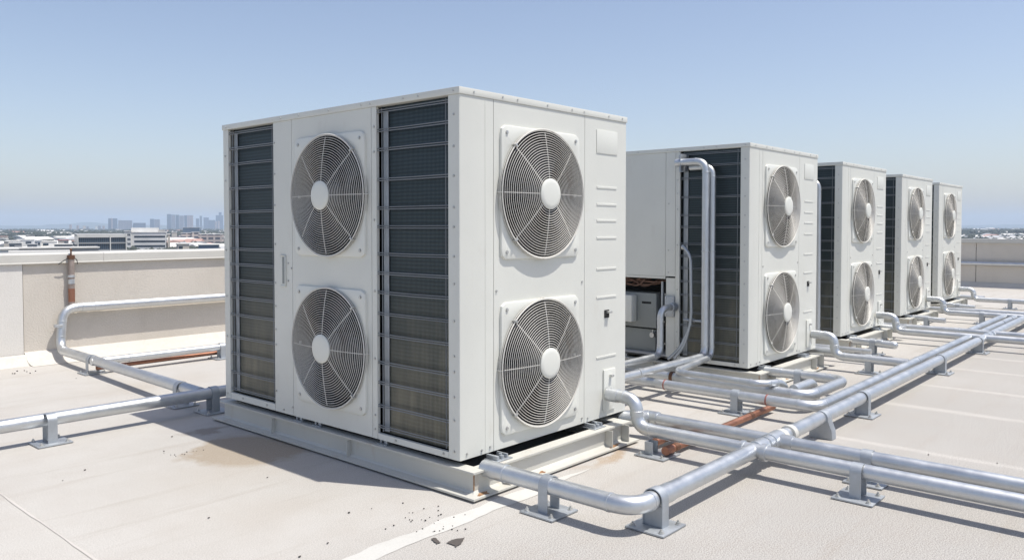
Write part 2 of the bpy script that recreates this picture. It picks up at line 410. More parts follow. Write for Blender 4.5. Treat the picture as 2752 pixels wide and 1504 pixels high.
def coil(parent, u0, u1, v0, v1, mapf, bars, rot):
    bm = bmesh.new(); w_ = u1 - u0; h_ = v1 - v0
    box(bm, (.0, .0, 0), (w_, .045, h_))
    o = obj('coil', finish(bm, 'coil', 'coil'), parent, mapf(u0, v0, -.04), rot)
    if rot == rotA: o.location = mapf(u1, v0, -.04)
    bm = bmesh.new()
    for v in bars:
        sag = random.uniform(-.002, .002)
        for dv in (-.006, .006): sweep(bm, [Vector(mapf(u0 - .012, v + dv, -.008)), Vector(mapf((u0 + u1) / 2, v + dv + sag, -.006)), Vector(mapf(u1 + .012, v + dv, -.008))], .0030, 6)
    for u in (u0 + .03, u1 - .03): sweep(bm, [Vector(mapf(u, v0 + .01, -.014)), Vector(mapf(u, v1 - .01, -.014))], .003, 6)
    obj('coil_guard', finish(bm, 'coil_guard', 'bar', 60), parent)
    bm = bmesh.new(); a = mapf(u1 - .062, v0 + .01, -.037); b_ = mapf(u1 - .02, v1 - .03, -.032)
    box(bm, tuple(min(p, q) for p, q in zip(a, b_)), tuple(max(p, q) for p, q in zip(a, b_)))
    obj('coil_end_plate', finish(bm, 'coil_end_plate', 'galv_flat'), parent)
def make_unit(label, loc, second=False):
    t = thing('air_conditioner', label, 'air conditioner', loc, 0, 'air conditioners in a row on the roof')
    top = z(2.03)
    # corner post, front and side columns
    bm = bmesh.new()
    pts = [(0, .08), (0, .010), (.003, .003), (.010, 0), (.252, 0), (.252, .02), (.02, .02), (.02, .08)]
    lo = [bm.verts.new((x, y, 0)) for x, y in pts]; hi = [bm.verts.new((x, y, top)) for x, y in pts]
    for k in range(len(pts)): bm.faces.new((lo[k], lo[(k + 1) % 8], hi[(k + 1) % 8], hi[k]))
    bm.faces.new(lo[::-1]); bm.faces.new(hi); box(bm, (.188, -.0014, .004), (.1905, .001, top - .004))
    obj('corner_post', finish(bm, 'corner_post', 'cabinet', 40), t)
    # fan side (-Y)
    fh = [(.647 - .3355, .647 + .3355, z(1.545) - .3355, z(1.545) + .3355), (.647 - .3355, .647 + .3355, z(.595) - .3355, z(.595) + .3355)]
    panel('fan_panel', .254, 1.065, 0, top, faceB, t, fh)
    sp = panel('service_panel', 1.065, W, 0, top, faceB, t)
    fan(t, .647, z(1.545), faceB, rotB, .3); fan(t, .647, z(.595), faceB, rotB, .9)
    for v in (1.605, 1.50, 1.40, 1.2925, 1.10, .9225, .5475): boxes('vent_rib', 'cabinet', [((1.19, -.0035, z(v) - .007), (1.405, .002, z(v) + .007))], t, .0016)

    boxes('blank_nameplate', 'plate', [((1.185, -.0045, z(1.815)), (1.41, .002, z(1.96)))], t, .002)
    bm = bmesh.new(); box(bm, (1.275, -.006, z(.79)), (1.325, .001, z(.84)), .004); obj('latch', finish(bm, 'latch', 'rubber', 40), t)
    bm = bmesh.new(); box(bm, (1.29, -.030, z(.82)), (1.325, -.004, z(.833)), .002); obj('latch_tab', finish(bm, 'latch_tab', 'screw', 40), t)
    e = boxes('pipe_plate', 'plate', [((1.262, -.011, z(.205)), (1.39, .0, z(.465)))], t, .005)
    boxes('plate_hook', 'screw', [((1.318, -.032, z(.415)), (1.345, -.011, z(.43)))], e, .003)
    bs = [(x, 2.05, .004) for x in (.10, .32, .44, .70, .93, 1.05, 1.31, 1.46)] + [(.05, .195, 0), (.16, .19, 0), (.225, .195, 0), (1.04, 1.03, 0), (.275, 1.02, 0), (1.04, .20, 0), (1.10, .19, 0)]
    screws(t, [(u, z(v), w) for u, v, w in bs], faceB, rotB)
    # coil side (-X)
    bars = [z(v) for v in BARS]
    panel('bottom_rail', .08, .655, 0, z(.20), faceA, t)
    panel('column', .655, .70, 0, top, faceA, t)
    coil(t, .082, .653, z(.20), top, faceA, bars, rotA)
    sa = [(.04, v, 0) for v in (1.93, 1.77, 1.62, 1.46, 1.36, 1.21, 1.07, .88, .70, .62, .49, .37, .21)] + [(.12, .185, 0), (.5, .185, 0)]
    if not second:
        fh = [(1.092 - .3355, 1.092 + .3355, z(1.546) - .3355, z(1.546) + .3355), (1.092 - .3355, 1.092 + .3355, z(.64) - .3355, z(.64) + .3355)]
        panel('fan_panel', .70, 1.49, 0, top, faceA, t, fh)
        panel('access_panel', 1.49, 1.70, 0, top, faceA, t)
        panel('bottom_rail', 1.70, 2.26, 0, z(.21), faceA, t); panel('column', 2.26, L, 0, top, faceA, t)
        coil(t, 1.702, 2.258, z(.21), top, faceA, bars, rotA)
        fan(t, 1.092, z(1.546), faceA, rotA, .6); fan(t, 1.092, z(.64), faceA, rotA, .1)
        boxes('handle_recess', 'box_grey', [((-.0012, 1.575, z(1.0)), (.001, 1.605, z(1.17)))], t)
        hb = bmesh.new(); sweep(hb, [Vector((-.004, 1.565, z(.985))), Vector((-.004, 1.565, z(1.18))), Vector((-.004, 1.615, z(1.18)))], .0055, 8); sweep(hb, [Vector((-.004, 1.615, z(.985))), Vector((-.004, 1.565, z(.985)))], .0055, 8)
        obj('handle', finish(hb, 'handle', 'cabinet', 50), t)
        sa += [(.676, v, 0) for v in (1.92, 1.78, 1.40, 1.0, .62, .30, .22)] + [(1.50, v, 0) for v in (1.1, .22)] + [(1.54, 1.13, 0), (1.54, 1.02, 0)] + [(1.685, v, 0) for v in (1.9, 1.7, 1.5, 1.25, 1.0, .85, .7, .6, .3)] \
            + [(2.30, v, 0) for v in (1.85, 1.68, 1.2, .88, .6, .2)] + [(1.6, .19, 0), (1.8, .19, 0), (2.1, .19, 0)]
    else:
        panel('narrow_panel', .70, .80, z(.915), top, faceA, t); panel('upper_panel', .80, L, z(.915), top, faceA, t)
        boxes('bay_lintel', 'cabinet', [((.004, .805, z(.89)), (.06, L - .03, z(.915) - .002))], t, .002)
        panel('bay_post', .705, .80, 0, z(.90), lambda u, v, w: (.012 - w, u, v), t)
        boxes('bay_floor', 'grey_roof', [((.02, .80, 0), (.55, L - .02, .03))], t)
        # equipment inside the open bay
        cb = boxes('control_box', 'box_grey', [((.07, .935, z(.42)), (.36, 1.9, z(.745)))], t, .01)
        boxes('slot', 'dark', [((.0685, .99, z(.645)), (.0715, 1.09, z(.665)))], cb)
        boxes('bracket_cover', 'cabinet', [((-.03, 1.14, z(.47)), (.066, 1.9, z(.725)))], t, .02)
        boxes('lower_box', 'box_grey', [((.10, .96, z(.20)), (.36, 1.9, z(.405)))], t, .008)
        for k in range(9):
            y0 = .86 + random.random() * .35; bm = bmesh.new()
            p = [Vector((.12 + .1 * random.random(), y0 + .12 * j + random.uniform(-.05, .05), z(.87) - .09 * math.sin(j * 1.1) * random.random() - .01 * j)) for j in range(5)]
            sweep(bm, rounded(p, .06), .009, 8); obj('cable', finish(bm, 'cable', 'cable', 60), t)
        tube('bay_tube', 'galv_flat', [(.08, .875, z(.86)), (.08, .875, z(.45)), (.16, .92, z(.35))], .014, t, .05)
        tube('bay_tube', 'galv_flat', [(.10, .835, z(.86)), (.10, .835, z(.5)), (.2, .84, z(.4))], .010, t, .05)
        bm = bmesh.new(); cyl(bm, (.09, .965, z(.36)), (-1, 0, 0), .024, .05, 16); cyl(bm, (.06, .965, z(.36)), (0, 0, 1), .008, .05, 8); obj('valve', finish(bm, 'valve', 'screw', 40), t)
        # flange where a pipe leaves
        fl = boxes('pipe_flange', 'galv_flat', [((-.014, .70, z(.55)), (.0, .80, z(.74)))], t, .008)
        screws(t, [(.715, z(.57), .014), (.785, z(.57), .014), (.715, z(.72), .014), (.785, z(.72), .014)], faceA, rotA)
        sa += [(.68, v, 0) for v in (1.78, 1.66, 1.52, 1.2, .8, .42, .28)] + [(.77, v, 0) for v in (1.57, 1.15, .95)] + [(.80, .75, 0), (.81, .5, 0), (.80, .3, 0)]
    top_s = [(y, 2.05, .004) for y in (.035, .30, .42, .70, .78, 1.09, 1.40, 1.60, 1.70, 2.28)]
    screws(t, [(u, z(v), w) for u, v, w in sa] + [(u, z(v), w) for u, v, w in top_s], faceA, rotA)
    # lid, back, base tray, dark core added inside to block light
    lid = bmesh.new(); box(lid, (-.006, -.006, z(2.031)), (W + .006, L + .006, H), .004); obj('lid', finish(lid, 'lid', 'cabinet', 40), t)
    y1 = L
    boxes('back_panel', 'cabinet', [((W - .02, .022, 0), (W, L - .022, top - .001))], t)
    boxes('rear_panel', 'cabinet', [((.022, L - .02, 0), (W - .022, L, top - .001))], t)
    if not second: boxes('light_block_core', 'dark', [((.165, .165, .02), (W - .03, L - .03, top - .01))], t); 
    else: boxes('light_block_core', 'dark', [((.165, .165, .02), (W - .03, .75, top - .01)), ((.42, .752, .02), (W - .03, L - .03, z(.91))), ((.05, .752, z(.92)), (W - .03, L - .03, top - .01))], t)
    boxes('base_tray', 'dark', [((.01, .01, .004), (W - .01, L - .01, .012))], t)
    boxes('coil_backing', 'dark', [((.10, .022, .013), (.115, .70, top - .012))], t)
    return t
def make_frame(label, loc):
    """painted steel beam frame: origin at the unit's corner on the roof"""
    t = thing('base_frame', label, 'base frame', loc, 0, 'steel frames under the air conditioners')
    zt, zb = .137, .012
    X1, Y1 = 1.375, L + .02
    def beam(a, b_, nx, ny, name='beam'):
        # channel from a to b, outward normal (nx, ny)
        a = Vector((*a, 0)); b_ = Vector((*b_, 0)); d = (b_ - a).normalized(); n_ = Vector((nx, ny, 0))
        prof = [(.062, zb), (.062, zb + .010), (.012, zb + .013), (.0, zb + .024), (.0, zt - .022), (.008, zt - .012), (.024, zt - .010), (.024, zt), (-.055, zt), (-.055, zt - .01), (-.012, zt - .012), (-.012, zb + .012), (-.05, zb + .010), (-.05, zb)]
        bm = bmesh.new(); A = []; B_ = []
        for (o, h) in prof:
            # mitre the outward part so that two beams meet at the corner
            A.append(bm.verts.new(a + n_ * o - d * o + Vector((0, 0, h)))); B_.append(bm.verts.new(b_ + n_ * o + d * o + Vector((0, 0, h))))
        k = len(prof)
        for i in range(k): bm.faces.new((A[i], A[(i + 1) % k], B_[(i + 1) % k], B_[i]))
        bm.faces.new(A[::-1]); bm.faces.new(B_)
        return obj(name, finish(bm, name, 'frame'), t)
    beam((0, Y1), (0, -.098), -1, 0); beam((0, -.098), (X1, -.098), 0, -1); beam((X1, -.098), (X1, Y1), 1, 0); beam((X1, Y1), (0, Y1), 0, 1)
    for x in (.22, 1.15, 1.33): boxes('stiffener', 'frame', [((x, -.150, zb + .012), (x + .006, -.099, zt - .012))], t)
    for y in (.9, 1.7): boxes('stiffener', 'frame', [((-.03, y, zb + .013), (.0, y + .004, zt - .02))], t)
    boxes('support_pad', 'rubber', [((-.03, -.12, 0), (.12, .05, .011)), ((X1 - .12, -.12, 0), (X1 + .03, .05, .011)), ((-.03, Y1 - .1, 0), (.12, Y1 + .03, .011)), ((-.03, 1.0, 0), (.05, 1.2, .011)), ((.6, -.13, 0), (.8, -.03, .011))], t)
    for (x, y, rz) in ((.24, -.06, 0), (1.12, -.05, 0), (-.0, .62, 1), (.0, 1.45, 1), (.0, 1.25, 1)):
        bm = bmesh.new(); s = .055
        if rz: box(bm, (.0, y - .04, zt + .001), (.05, y + .04, zt + .006), .001); box(bm, (.012, y - .03, zt + .006), (.05, y - .02, zt + .028), .001); box(bm, (.012, y + .02, zt + .006), (.05, y + .03, zt + .028), .001); cyl(bm, (.028, y, zt + .006), (0, 0, 1), .009, .02, 10)
        else:
            box(bm, (x - .06, y - .035, zt + .001), (x + .06, y + .06, zt + .006), .001)
            box(bm, (x - .05, y - .025, zt + .006), (x - .035, y + .055, zt + .029), .002); box(bm, (x + .03, y - .02, zt + .006), (x + .04, y + .055, zt + .027), .001)
            cyl(bm, (x, y - .012, zt + .006), (0, 0, 1), .011, .018, 10); cyl(bm, (x + .012, y + .01, zt + .006), (0, 0, 1), .009, .022, 10)
        obj('mounting_bracket', finish(bm, 'mounting_bracket', 'galv_flat', 40), t)
    # rust runs at the welded corner and along the flange foot
    random.seed(11); bm = bmesh.new()
    for (x, y, w_, h_) in ((.03, -.1645, .03, .0), (.27, -.1625, .05, 0), (.5, -.1625, .02, 0), (1.2, -.1625, .06, 0)):
        vs = [bm.verts.new((x + random.uniform(-1, 1) * w_ * .6 + w_ * math.cos(a), -.135 + .02 * math.sin(a) * random.uniform(.5, 1.1), zb + .0115 + (0.0035 if math.sin(a) > .3 else 0))) for a in [i * math.pi / 5 for i in range(10)]]
        try: bm.faces.new(vs)
        except Exception: pass
    obj('rust_patch', finish(bm, 'rust_patch', 'rust'), t)
    bm = bmesh.new(); box(bm, (-.003, -.1015, zb + .026), (.003, -.0975, zt - .018)); obj('weld_seam', finish(bm, 'weld_seam', 'rust'), t)
    return t
UL = ['largest, nearest pale grey air conditioner with two fans on each visible side and two coils',
      'second air conditioner with plain upper panel, open equipment bay and pipes down its coil',
      'third air conditioner along the row, single thin pipe beside its dark coil',
      'fourth air conditioner along the row, between the third one and the farthest one',
      'farthest and smallest air conditioner, last of the row before the end parapet']
UP = [(0, 0), (3.49, .07), (6.01, .175), (8.60, .285), (11.13, .43)]
FL = ['cream steel beam frame under the nearest air conditioner, rust at its near corner',
      'cream steel frame under the second air conditioner, the one with the open bay',
      'cream steel frame under the third air conditioner, beside the round-ended pipe',
      'cream steel frame under the fourth air conditioner of the row',
      'cream steel frame under the farthest air conditioner of the row']
u1 = make_unit(UL[0], (0, 0, Z0)); make_unit(UL[1], (UP[1][0], UP[1][1], Z0), True)
f1 = make_frame(FL[0], (0, 0, 0))
for i in range(2, 5):
    c = copy_tree(u1); c.location = (UP[i][0], UP[i][1], Z0); c['label'] = UL[i]
for i in range(1, 5):
    c = copy_tree(f1); c.location = (UP[i][0], UP[i][1], 0); c['label'] = FL[i]

# ------------------------------------------------------------------ pipes
PZ = .132; PR = .041
def pipe(label, path, r=PR, cr=.10, mat='galv', collars=(), rings=True, group=None, cat='pipe', name='metal_pipe', ext=()):
    P = [Vector(p) for p in path]; base = P[0].copy(); base.z = 0
    t = thing(name, label, cat, base, 0, group)
    q = [p - base for p in P]
    tube('pipe_body', mat, q, r, t, cr, 24)
    if rings:
        for i in range(1, len(q) - 1):
            for d in ((q[i - 1] - q[i]), (q[i + 1] - q[i])):
                c = min(cr, d.length * .49)
                collar('joint_ring', mat, q[i] + d.normalized() * (c + .006), d, r + .0022, .016, t)
    for (p, d, w, e, mt) in collars: collar('collar', mt, Vector(p) - base, d, r + e, w, t, .0)
    for (a, b_, rr) in ext:
        bm = bmesh.new(); sweep(bm, [Vector(a) - base, Vector(b_) - base], rr, 24); obj('sleeve', finish(bm, 'sleeve', mat, 50), t)
    return t
G = 'galvanised pipes on the roof'
HY, H2 = -.985, -.850
X_, Y_ = (1, 0, 0), (0, 1, 0)
pipe('thick header pipe leaving the nearest frame, bending once and running along the row',
     [(.09, -.085, PZ), (.09, HY, PZ), (10.9, HY + .03, PZ)], .042, .12, group=G,
     collars=[((.09, -.19, PZ), Y_, .10, .003, 'galv'), ((.34, HY, PZ), X_, .10, .003, 'galv'), ((1.36, HY, PZ), X_, .11, .008, 'galv'), ((1.47, HY, PZ), X_, .06, .005, 'galv'),
              ((1.56, HY, PZ), X_, .13, .011, 'galv'), ((1.66, HY, PZ), X_, .05, .007, 'coping'), ((1.78, HY, PZ), X_, .05, .009, 'coping'), ((7.36, HY + .015, PZ), X_, .06, .006, 'galv'), ((7.55, HY + .015, PZ), X_, .05, .006, 'galv')])
def side_run(label, px, fy, yend, ez=.31, extra=()):
    return pipe(label, [(px, fy + .0, ez), (px, fy - .215, ez), (px, fy - .215, PZ + .003), (px, yend, PZ + .003)], .0395, .085, group=G,
         collars=[((px, fy - .05, ez), Y_, .07, .003, 'galv'), ((px, fy - .215, .225), (0, 0, 1), .035, .003, 'galv')] + list(extra))
side_run('S-bent pipe leaving the nearest unit, lower of the two crossing the header', 1.29, -.02, -4.2,
         extra=[((1.29, -1.05, PZ + .003), Y_, .03, .008, 'galv'), ((1.29, -.925, PZ + .003), Y_, .022, .006, 'galv')])
pipe('straight pipe from under the nearest unit, farther of the two parallel pipes crossing the header',
     [(1.40, .55, .108), (1.50, .05, .108), (1.573, -.17, PZ), (1.565, -4.2, PZ)], .0385, .03, rings=False, group=G, ext=[((1.42, .45, .106), (1.505, .03, .110), .051), ((1.505, .03, .110), (1.571, -.15, .127), .053)],
     collars=[((1.576, -.17, PZ), Y_, .09, .007, 'galv'), ((1.573, -1.06, PZ), Y_, .07, .006, 'galv')])
side_run('S-bent pipe leaving the second unit and ending at the rear header pipe', 4.86, .05, H2 + .03, .325, extra=[((4.86, -.76, PZ), Y_, .05, .004, 'galv')])
side_run('S-bent pipe leaving the third unit and crossing both headers to the right edge', 7.18, .155, -2.6, .31, extra=[((7.18, -.72, PZ), Y_, .05, .006, 'galv')])
side_run('S-bent pipe leaving the fourth unit beside its short stub pipe', 9.85, .265, -2.2, .316)
side_run('S-bent pipe leaving the farthest unit, in front of the end parapet', 12.48, .41, -2.6, .30)
pipe('short thick pipe under the second unit behind its S-bent pipe', [(5.08, 1.5, PZ), (5.08, -.12, PZ)], .052, rings=False, group=G)
pipe('thin pipe behind the S-bent pipe of the second unit', [(5.38, 1.2, PZ), (5.38, -.34, PZ)], .026, rings=False, group=G)
pipe('short thick pipe under the third unit behind its S-bent pipe', [(7.42, 1.5, PZ), (7.42, -.10, PZ)], .048, rings=False, group=G)
pipe('straight pipe running behind the S-bent pipe of the third unit across the headers', [(7.66, 1.6, PZ + .004), (7.66, -2.6, PZ + .004)], .036, rings=False, group=G, collars=[((7.66, -.60, PZ + .004), Y_, .06, .004, 'galv')])
pipe('straight pipe running behind the S-bent pipe of the fourth unit', [(10.33, 1.4, PZ), (10.33, -2.2, PZ)], .036, rings=False, group=G)
pipe('straight pipe running behind the S-bent pipe of the farthest unit', [(12.85, 1.6, PZ), (12.85, .1, PZ)], .04, rings=False, group=G)
# rear header (comes from the 4a pipe)
pipe('pipe with two red bands that bends into the rear header beside the thick header',
     [(2.585, .70, PZ), (2.575, H2, PZ), (7.14, H2 + .02, PZ)], .038, .12, group=G,
     collars=[((2.583, .33, PZ), Y_, .013, .003, 'redband'), ((2.578, -.50, PZ), Y_, .013, .003, 'redband'), ((5.05, H2 + .01, PZ), X_, .05, .004, 'galv')])
pipe('U-shaped pipe loop leaving the frame of the second unit and turning back',
     [(3.68, .0, PZ), (3.68, -.67, PZ), (2.90, -.67, PZ), (2.90, .74, PZ)], .040, .12, group=G,
     collars=[((3.68, -.11, PZ), Y_, .08, .004, 'galv'), ((3.68, -.46, PZ), Y_, .10, .002, 'galv'), ((2.90, .45, PZ), Y_, .03, .005, 'copper_dark')])
pipe('low manifold pipe lying between the nearest and the second unit', [(1.64, .755, PZ - .01), (3.12, .755, PZ - .01)], .036, rings=False, group=G)
fx = 3.40
pipe('thick vertical pipe down the coil of the second unit, bending forward to the nearest unit',
     [(fx, .715, 1.925), (fx, .425, 1.925), (fx, .425, .245), (1.52, .425, .238)], .032, .09, group=G,
     collars=[((fx, .69, 1.925), Y_, .04, .003, 'galv'), ((fx, .425, 1.15), (0, 0, 1), .012, .003, 'galv'), ((2.36, .425, .242), X_, .05, .006, 'galv'), ((3.0, .425, .243), X_, .03, .002, 'galv')])
boxes('pipe_bracket', 'galv_flat', [((fx - .03, .655, 1.85), (3.489, .66, 2.0)), ((3.475, .66, 1.85), (3.4885, .73, 2.0))])
tag(bpy.data.objects['pipe_bracket'], 'small galvanised bracket holding the thick vertical pipe near the lid of the second unit', 'bracket')
pipe('thinner vertical pipe behind the thick one on the second unit, turning onto the roof',
     [(3.445, .60, 1.88), (3.445, .384, 1.88), (3.445, .384, .24), (2.775, .355, .205), (2.775, -.37, .20), (3.02, -.44, .19), (3.08, -.45, .0)], .026, .08, group=G,
     collars=[((3.445, .384, 1.15), (0, 0, 1), .012, .003, 'galv')])
pipe('short bent pipe between the U-shaped loop and the thin pipe, ending at the roof', [(3.0, -.52, .145), (3.38, -.52, .145), (3.44, -.52, .0)], .036, .07, rings=False, group=G)
pipe('pipe from the flange of the open bay, bending down and back towards the nearest unit',
     [(3.475, .75, .645), (3.29, .80, .645), (3.29, .80, .225), (1.52, .80, .215)], .029, .09, group=G,
     collars=[((3.44, .76, .645), (-1, .27, 0), .05, .010, 'galv_flat')])
hz = thing('thin_hose', 'thin grey hose looping down the coil of the second unit beside the thick pipe', 'hose', (3.44, .6, .1), 0)
tube('hose_body', 'galv_flat', [(.03, .075, 1.08), (-.03, .03, 1.08), (-.03, -.03, 1.0), (-.03, -.04, .45), (-.04, .02, .22), (-.08, .10, .1)], .014, hz, .09)
tube('hose_body', 'galv_flat', [(-.03, -.035, .42), (-.05, .05, .2), (-.10, .15, .09)], .013, hz, .09)
collar('valve', 'screw', (.02, .07, 1.08), (0, 1, 0), .022, .03, hz)
ct = thing('cross_tube', 'small horizontal tube crossing the coil of the second unit low down', 'pipe', (3.44, .62, .54), 0)
tube('tube_body', 'galv_flat', [(0, .03, 0), (0, -.17, 0)], .013, ct); collar('tube_fitting', 'screw', (0, -.055, 0), (0, 1, 0), .02, .04, ct)
pipe('thin vertical pipe down the coil of the third unit', [(5.96, .56, 1.86), (5.93, .40, 1.86), (5.93, .39, .16)], .026, .09, group=G)
pipe('round-ended stub pipe leaving the frame of the third unit', [(6.06, .09, PZ), (6.05, -.36, PZ - .01)], .040, group=G, rings=False, collars=[((6.06, .02, PZ), Y_, .08, .003, 'galv'), ((6.053, -.22, PZ), Y_, .05, .002, 'galv')])
pipe('tapered stub pipe leaving the frame of the fourth unit', [(8.88, .20, PZ), (8.88, -.20, PZ - .015)], .036, group=G, rings=False, collars=[((8.88, .12, PZ), Y_, .1, .004, 'galv')])
pipe('stub pipe leaving the frame of the farthest unit', [(11.12, .33, PZ), (11.12, -.10, PZ - .015)], .036, group=G, rings=False, collars=[((11.12, .25, PZ), Y_, .1, .004, 'galv')])
for (x, y, r_) in ((6.05, -.36, .040),):
    bm = bmesh.new(); bmesh.ops.create_uvsphere(bm, u_segments=20, v_segments=12, radius=r_ * .995)
    par = [o for o in bpy.data.objects if o.get('label', '').startswith('round-ended')][0]
    obj('end_cap', finish(bm, 'end_cap', 'galv', 60), par, Vector((x, y, PZ - .01)) - par.location)
pipe('inner of the three parallel far pipes starting at the crossing', [(7.72, -.715, PZ), (9.78, -.715, PZ)], .040, rings=False, group=G)
pipe('middle of the three parallel far pipes, with dark joint rings', [(7.72, -.845, PZ), (9.75, -.845, PZ)], .036, rings=False, group=G, collars=[((8.9, -.845, PZ), X_, .02, .003, 'bar'), ((9.45, -.845, PZ), X_, .02, .003, 'bar')])
# left area
pipe('long pipe entering from the left edge and passing behind the nearest unit', [(-2.9, 2.69, .145), (-.2, 2.645, .143), (3.3, 2.64, .14)], .042, .05, rings=False, group=G)
pipe('pipe along the left parapet wall that drops by a bend and runs across the roof',
     [(17.55, 5.93, .535), (.20, 5.93, .535), (.155, 5.90, .115), (.0, 2.69, .143)], .044, .13, group=G,
     collars=[((.42, 5.93, .535), X_, .09, .003, 'galv'), ((.55, 5.93, .535), X_, .10, .002, 'galv'), ((.152, 5.915, .36), (0, 0, 1), .03, .003, 'galv')])
pipe('thinner pipe along the foot of the left parapet', [(.06, 4.86, .12), (3.6, 4.80, .12)], .034, rings=False, group=G, collars=[((.40, 4.855, .12), X_, .012, .003, 'galv')])
pipe('thin copper pipe lying below the thinner pipe near the left parapet', [(.12, 4.90, .052), (3.6, 4.96, .052)], .020, rings=False, mat='copper', name='copper_pipe')
pipe('copper pipe lying on the roof under the crossing pipes, capped at its near end', [(1.235, -.462, .043), (2.78, -.455, .043)], .023, rings=False, mat='copper', name='copper_pipe',
     collars=[((1.275, -.462, .043), X_, .07, .004, 'copper'), ((1.36, -.462, .043), X_, .05, .0025, 'copper_dark'), ((2.40, -.456, .043), X_, .05, .0025, 'copper_dark')])
pipe('short rusty copper stub beside the capped copper pipe', [(1.31, -.315, .045), (1.60, -.325, .045)], .022, rings=False, mat='copper_dark', name='copper_pipe', collars=[((1.40, -.318, .045), X_, .08, .003, 'copper')])
pipe('pipe along the end parapet wall', [(17.62, 5.85, .54), (17.62, -3.5, .54)], .045, rings=False, group=G)
rp = pipe('rusty vertical pipe clamped to the left parapet under the coping', [(.292, 5.955, .56), (.292, 5.955, 1.05)], .030, rings=False, mat='rusty', name='rusty_pipe',
     collars=[((.292, 5.955, .66), (0, 0, 1), .14, .001, 'copper'), ((.292, 5.955, .80), (0, 0, 1), .05, .003, 'galv'), ((.292, 5.955, .855), (0, 0, 1), .025, .006, 'galv'), ((.292, 5.955, 1.05), (0, 0, 1), .04, .006, 'copper_dark')])
bm = bmesh.new(); cyl(bm, (0, 0, 1.06), (0, 0, 1), .008, .07, 10); bmesh.ops.create_uvsphere(bm, u_segments=10, v_segments=8, radius=.012, matrix=Matrix.Translation((0, 0, 1.13))); obj('top_bolt', finish(bm, 'top_bolt', 'copper_dark', 50), rp)
tube('wire', 'rubber', [(-.12, .0, .98), (-.06, -.02, 1.03), (0, -.02, 1.05), (.05, -.02, 1.03), (.06, 0, .98)], .004, rp, .03)

# ------------------------------------------------------------------ pipe stands
def plate(t, w=.2, d=.2):
    boxes('base_plate', 'galv_flat', [((-w / 2, -d / 2, .003), (w / 2, d / 2, .011))], t, .0015)
    for sx in (-1, 1):
        for sy in (-1, 1): obj('bolt', ME['bolt'], t, (sx * (w / 2 - .026), sy * (d / 2 - .026), .011))
def strap_mesh(r, zc, w, web):
    """pipe runs along local Y; inverted U strap of width w over it down to the plate"""
    bm = bmesh.new(); t_ = .005; n = 18; ro = r + t_ + .001; ri = r + .001
    outer = [(-ro, .011)] + [(ro * math.cos(math.pi - math.pi * k / n), zc + ro * math.sin(math.pi * k / n)) for k in range(n + 1)] + [(ro, .011)]
    inner = [(-ri, .011)] + [(ri * math.cos(math.pi - math.pi * k / n), zc + ri * math.sin(math.pi * k / n)) for k in range(n + 1)] + [(ri, .011)]
    V = [[bm.verts.new((x, y, h)) for (x, h) in pr] for pr in (outer, inner) for y in (-w / 2, w / 2)]
    of, ob, nf, nb = V
    for k in range(len(outer) - 1):
        bm.faces.new((of[k], of[k + 1], ob[k + 1], ob[k])); bm.faces.new((nf[k], nb[k], nb[k + 1], nf[k + 1]))
        bm.faces.new((of[k], nf[k], nf[k + 1], of[k + 1])); bm.faces.new((ob[k], ob[k + 1], nb[k + 1], nb[k]))
    for k in (0, -1): bm.faces.new((of[k], ob[k], nb[k], nf[k]))
    if web:
        box(bm, (-ri + .0005, -w / 2 + .006, .012), (ri - .0005, -w / 2 + .014, zc - r * .55))
    return finish(bm, 'strap', 'galv_flat', 35)
SM = {}
def stand(label, x, y, axis, r=PR, zc=PZ, web=False, w=.055, short=False, group='pipe stands bolted to the roof'):
    t = thing('pipe_stand', label, 'pipe stand', (x, y, 0), 0 if axis == 'Y' else math.pi / 2, group)
    plate(t)
    key = (round(r, 4), round(zc, 3), w, web)
    if key not in SM: SM[key] = strap_mesh(*key[:2], w, web)
    s = obj('strap', SM[key], t)
    if axis == 'X': s.rotation_euler = (0, 0, math.pi)
    # rubber liner between strap and pipe
    return t
S = [('stand under the thick header near its frame outlet, closest to the camera', .095, -.505, 'Y', .0425, PZ, False),
     ('stand under the bend of the thick header in the foreground', .27, HY, 'X', .046, PZ, True),
     ('stand under the lower crossing pipe at the right foreground', 1.275, -1.545, 'Y', .040, PZ + .003, False),
     ('stand behind the right foreground stand, under the farther crossing pipe', 1.57, -1.50, 'Y', .039, PZ, False),
     ('stand under the thick header level with the U-shaped loop', 3.12, HY + .006, 'X', .043, PZ, True),
     ('stand under the thick header level with the third unit', 5.32, HY + .015, 'X', .043, PZ, True),
     ('stand under the thick header at the far pipe crossing', 6.92, HY + .018, 'X', .043, PZ, True),
     ('stand under the pipe with red bands', 2.58, -.265, 'Y', .039, PZ, False),
     ('stand under the S-bent pipe of the second unit', 4.87, -.48, 'Y', .040, PZ + .003, False),
     ('stand under the U-shaped loop beside the second frame', 3.68, -.29, 'Y', .041, PZ, False),
     ('stand under the round-ended stub of the third unit', 6.055, -.15, 'Y', .041, PZ - .004, False),
     ('stand under the tapered stub of the fourth unit', 8.88, .03, 'Y', .037, PZ - .006, False),
     ('stand under the S-bent pipe of the fourth unit', 9.85, -.44, 'Y', .040, PZ + .003, False),
     ('stand under the stub of the farthest unit', 11.12, .14, 'Y', .037, PZ - .006, False),
     ('stand under the S-bent pipe of the farthest unit', 12.48, -.34, 'Y', .040, PZ + .003, False),
     ('stand under the long left pipe near the left edge', -1.035, 2.612, 'X', .043, .1435, False),
     ('shaded stand under the long left pipe beside the nearest unit', .07, 2.645, 'X', .043, .142, False),
     ('stand under the roof pipe near the foot of the left parapet', .105, 4.95, 'Y', .045, .122, False),
     ('stand under the roof pipe just behind the long left pipe', .01, 3.02, 'Y', .045, .139, False),
     ('small stand under the thinner pipe along the left parapet', 1.33, 4.84, 'X', .035, .12, False)]
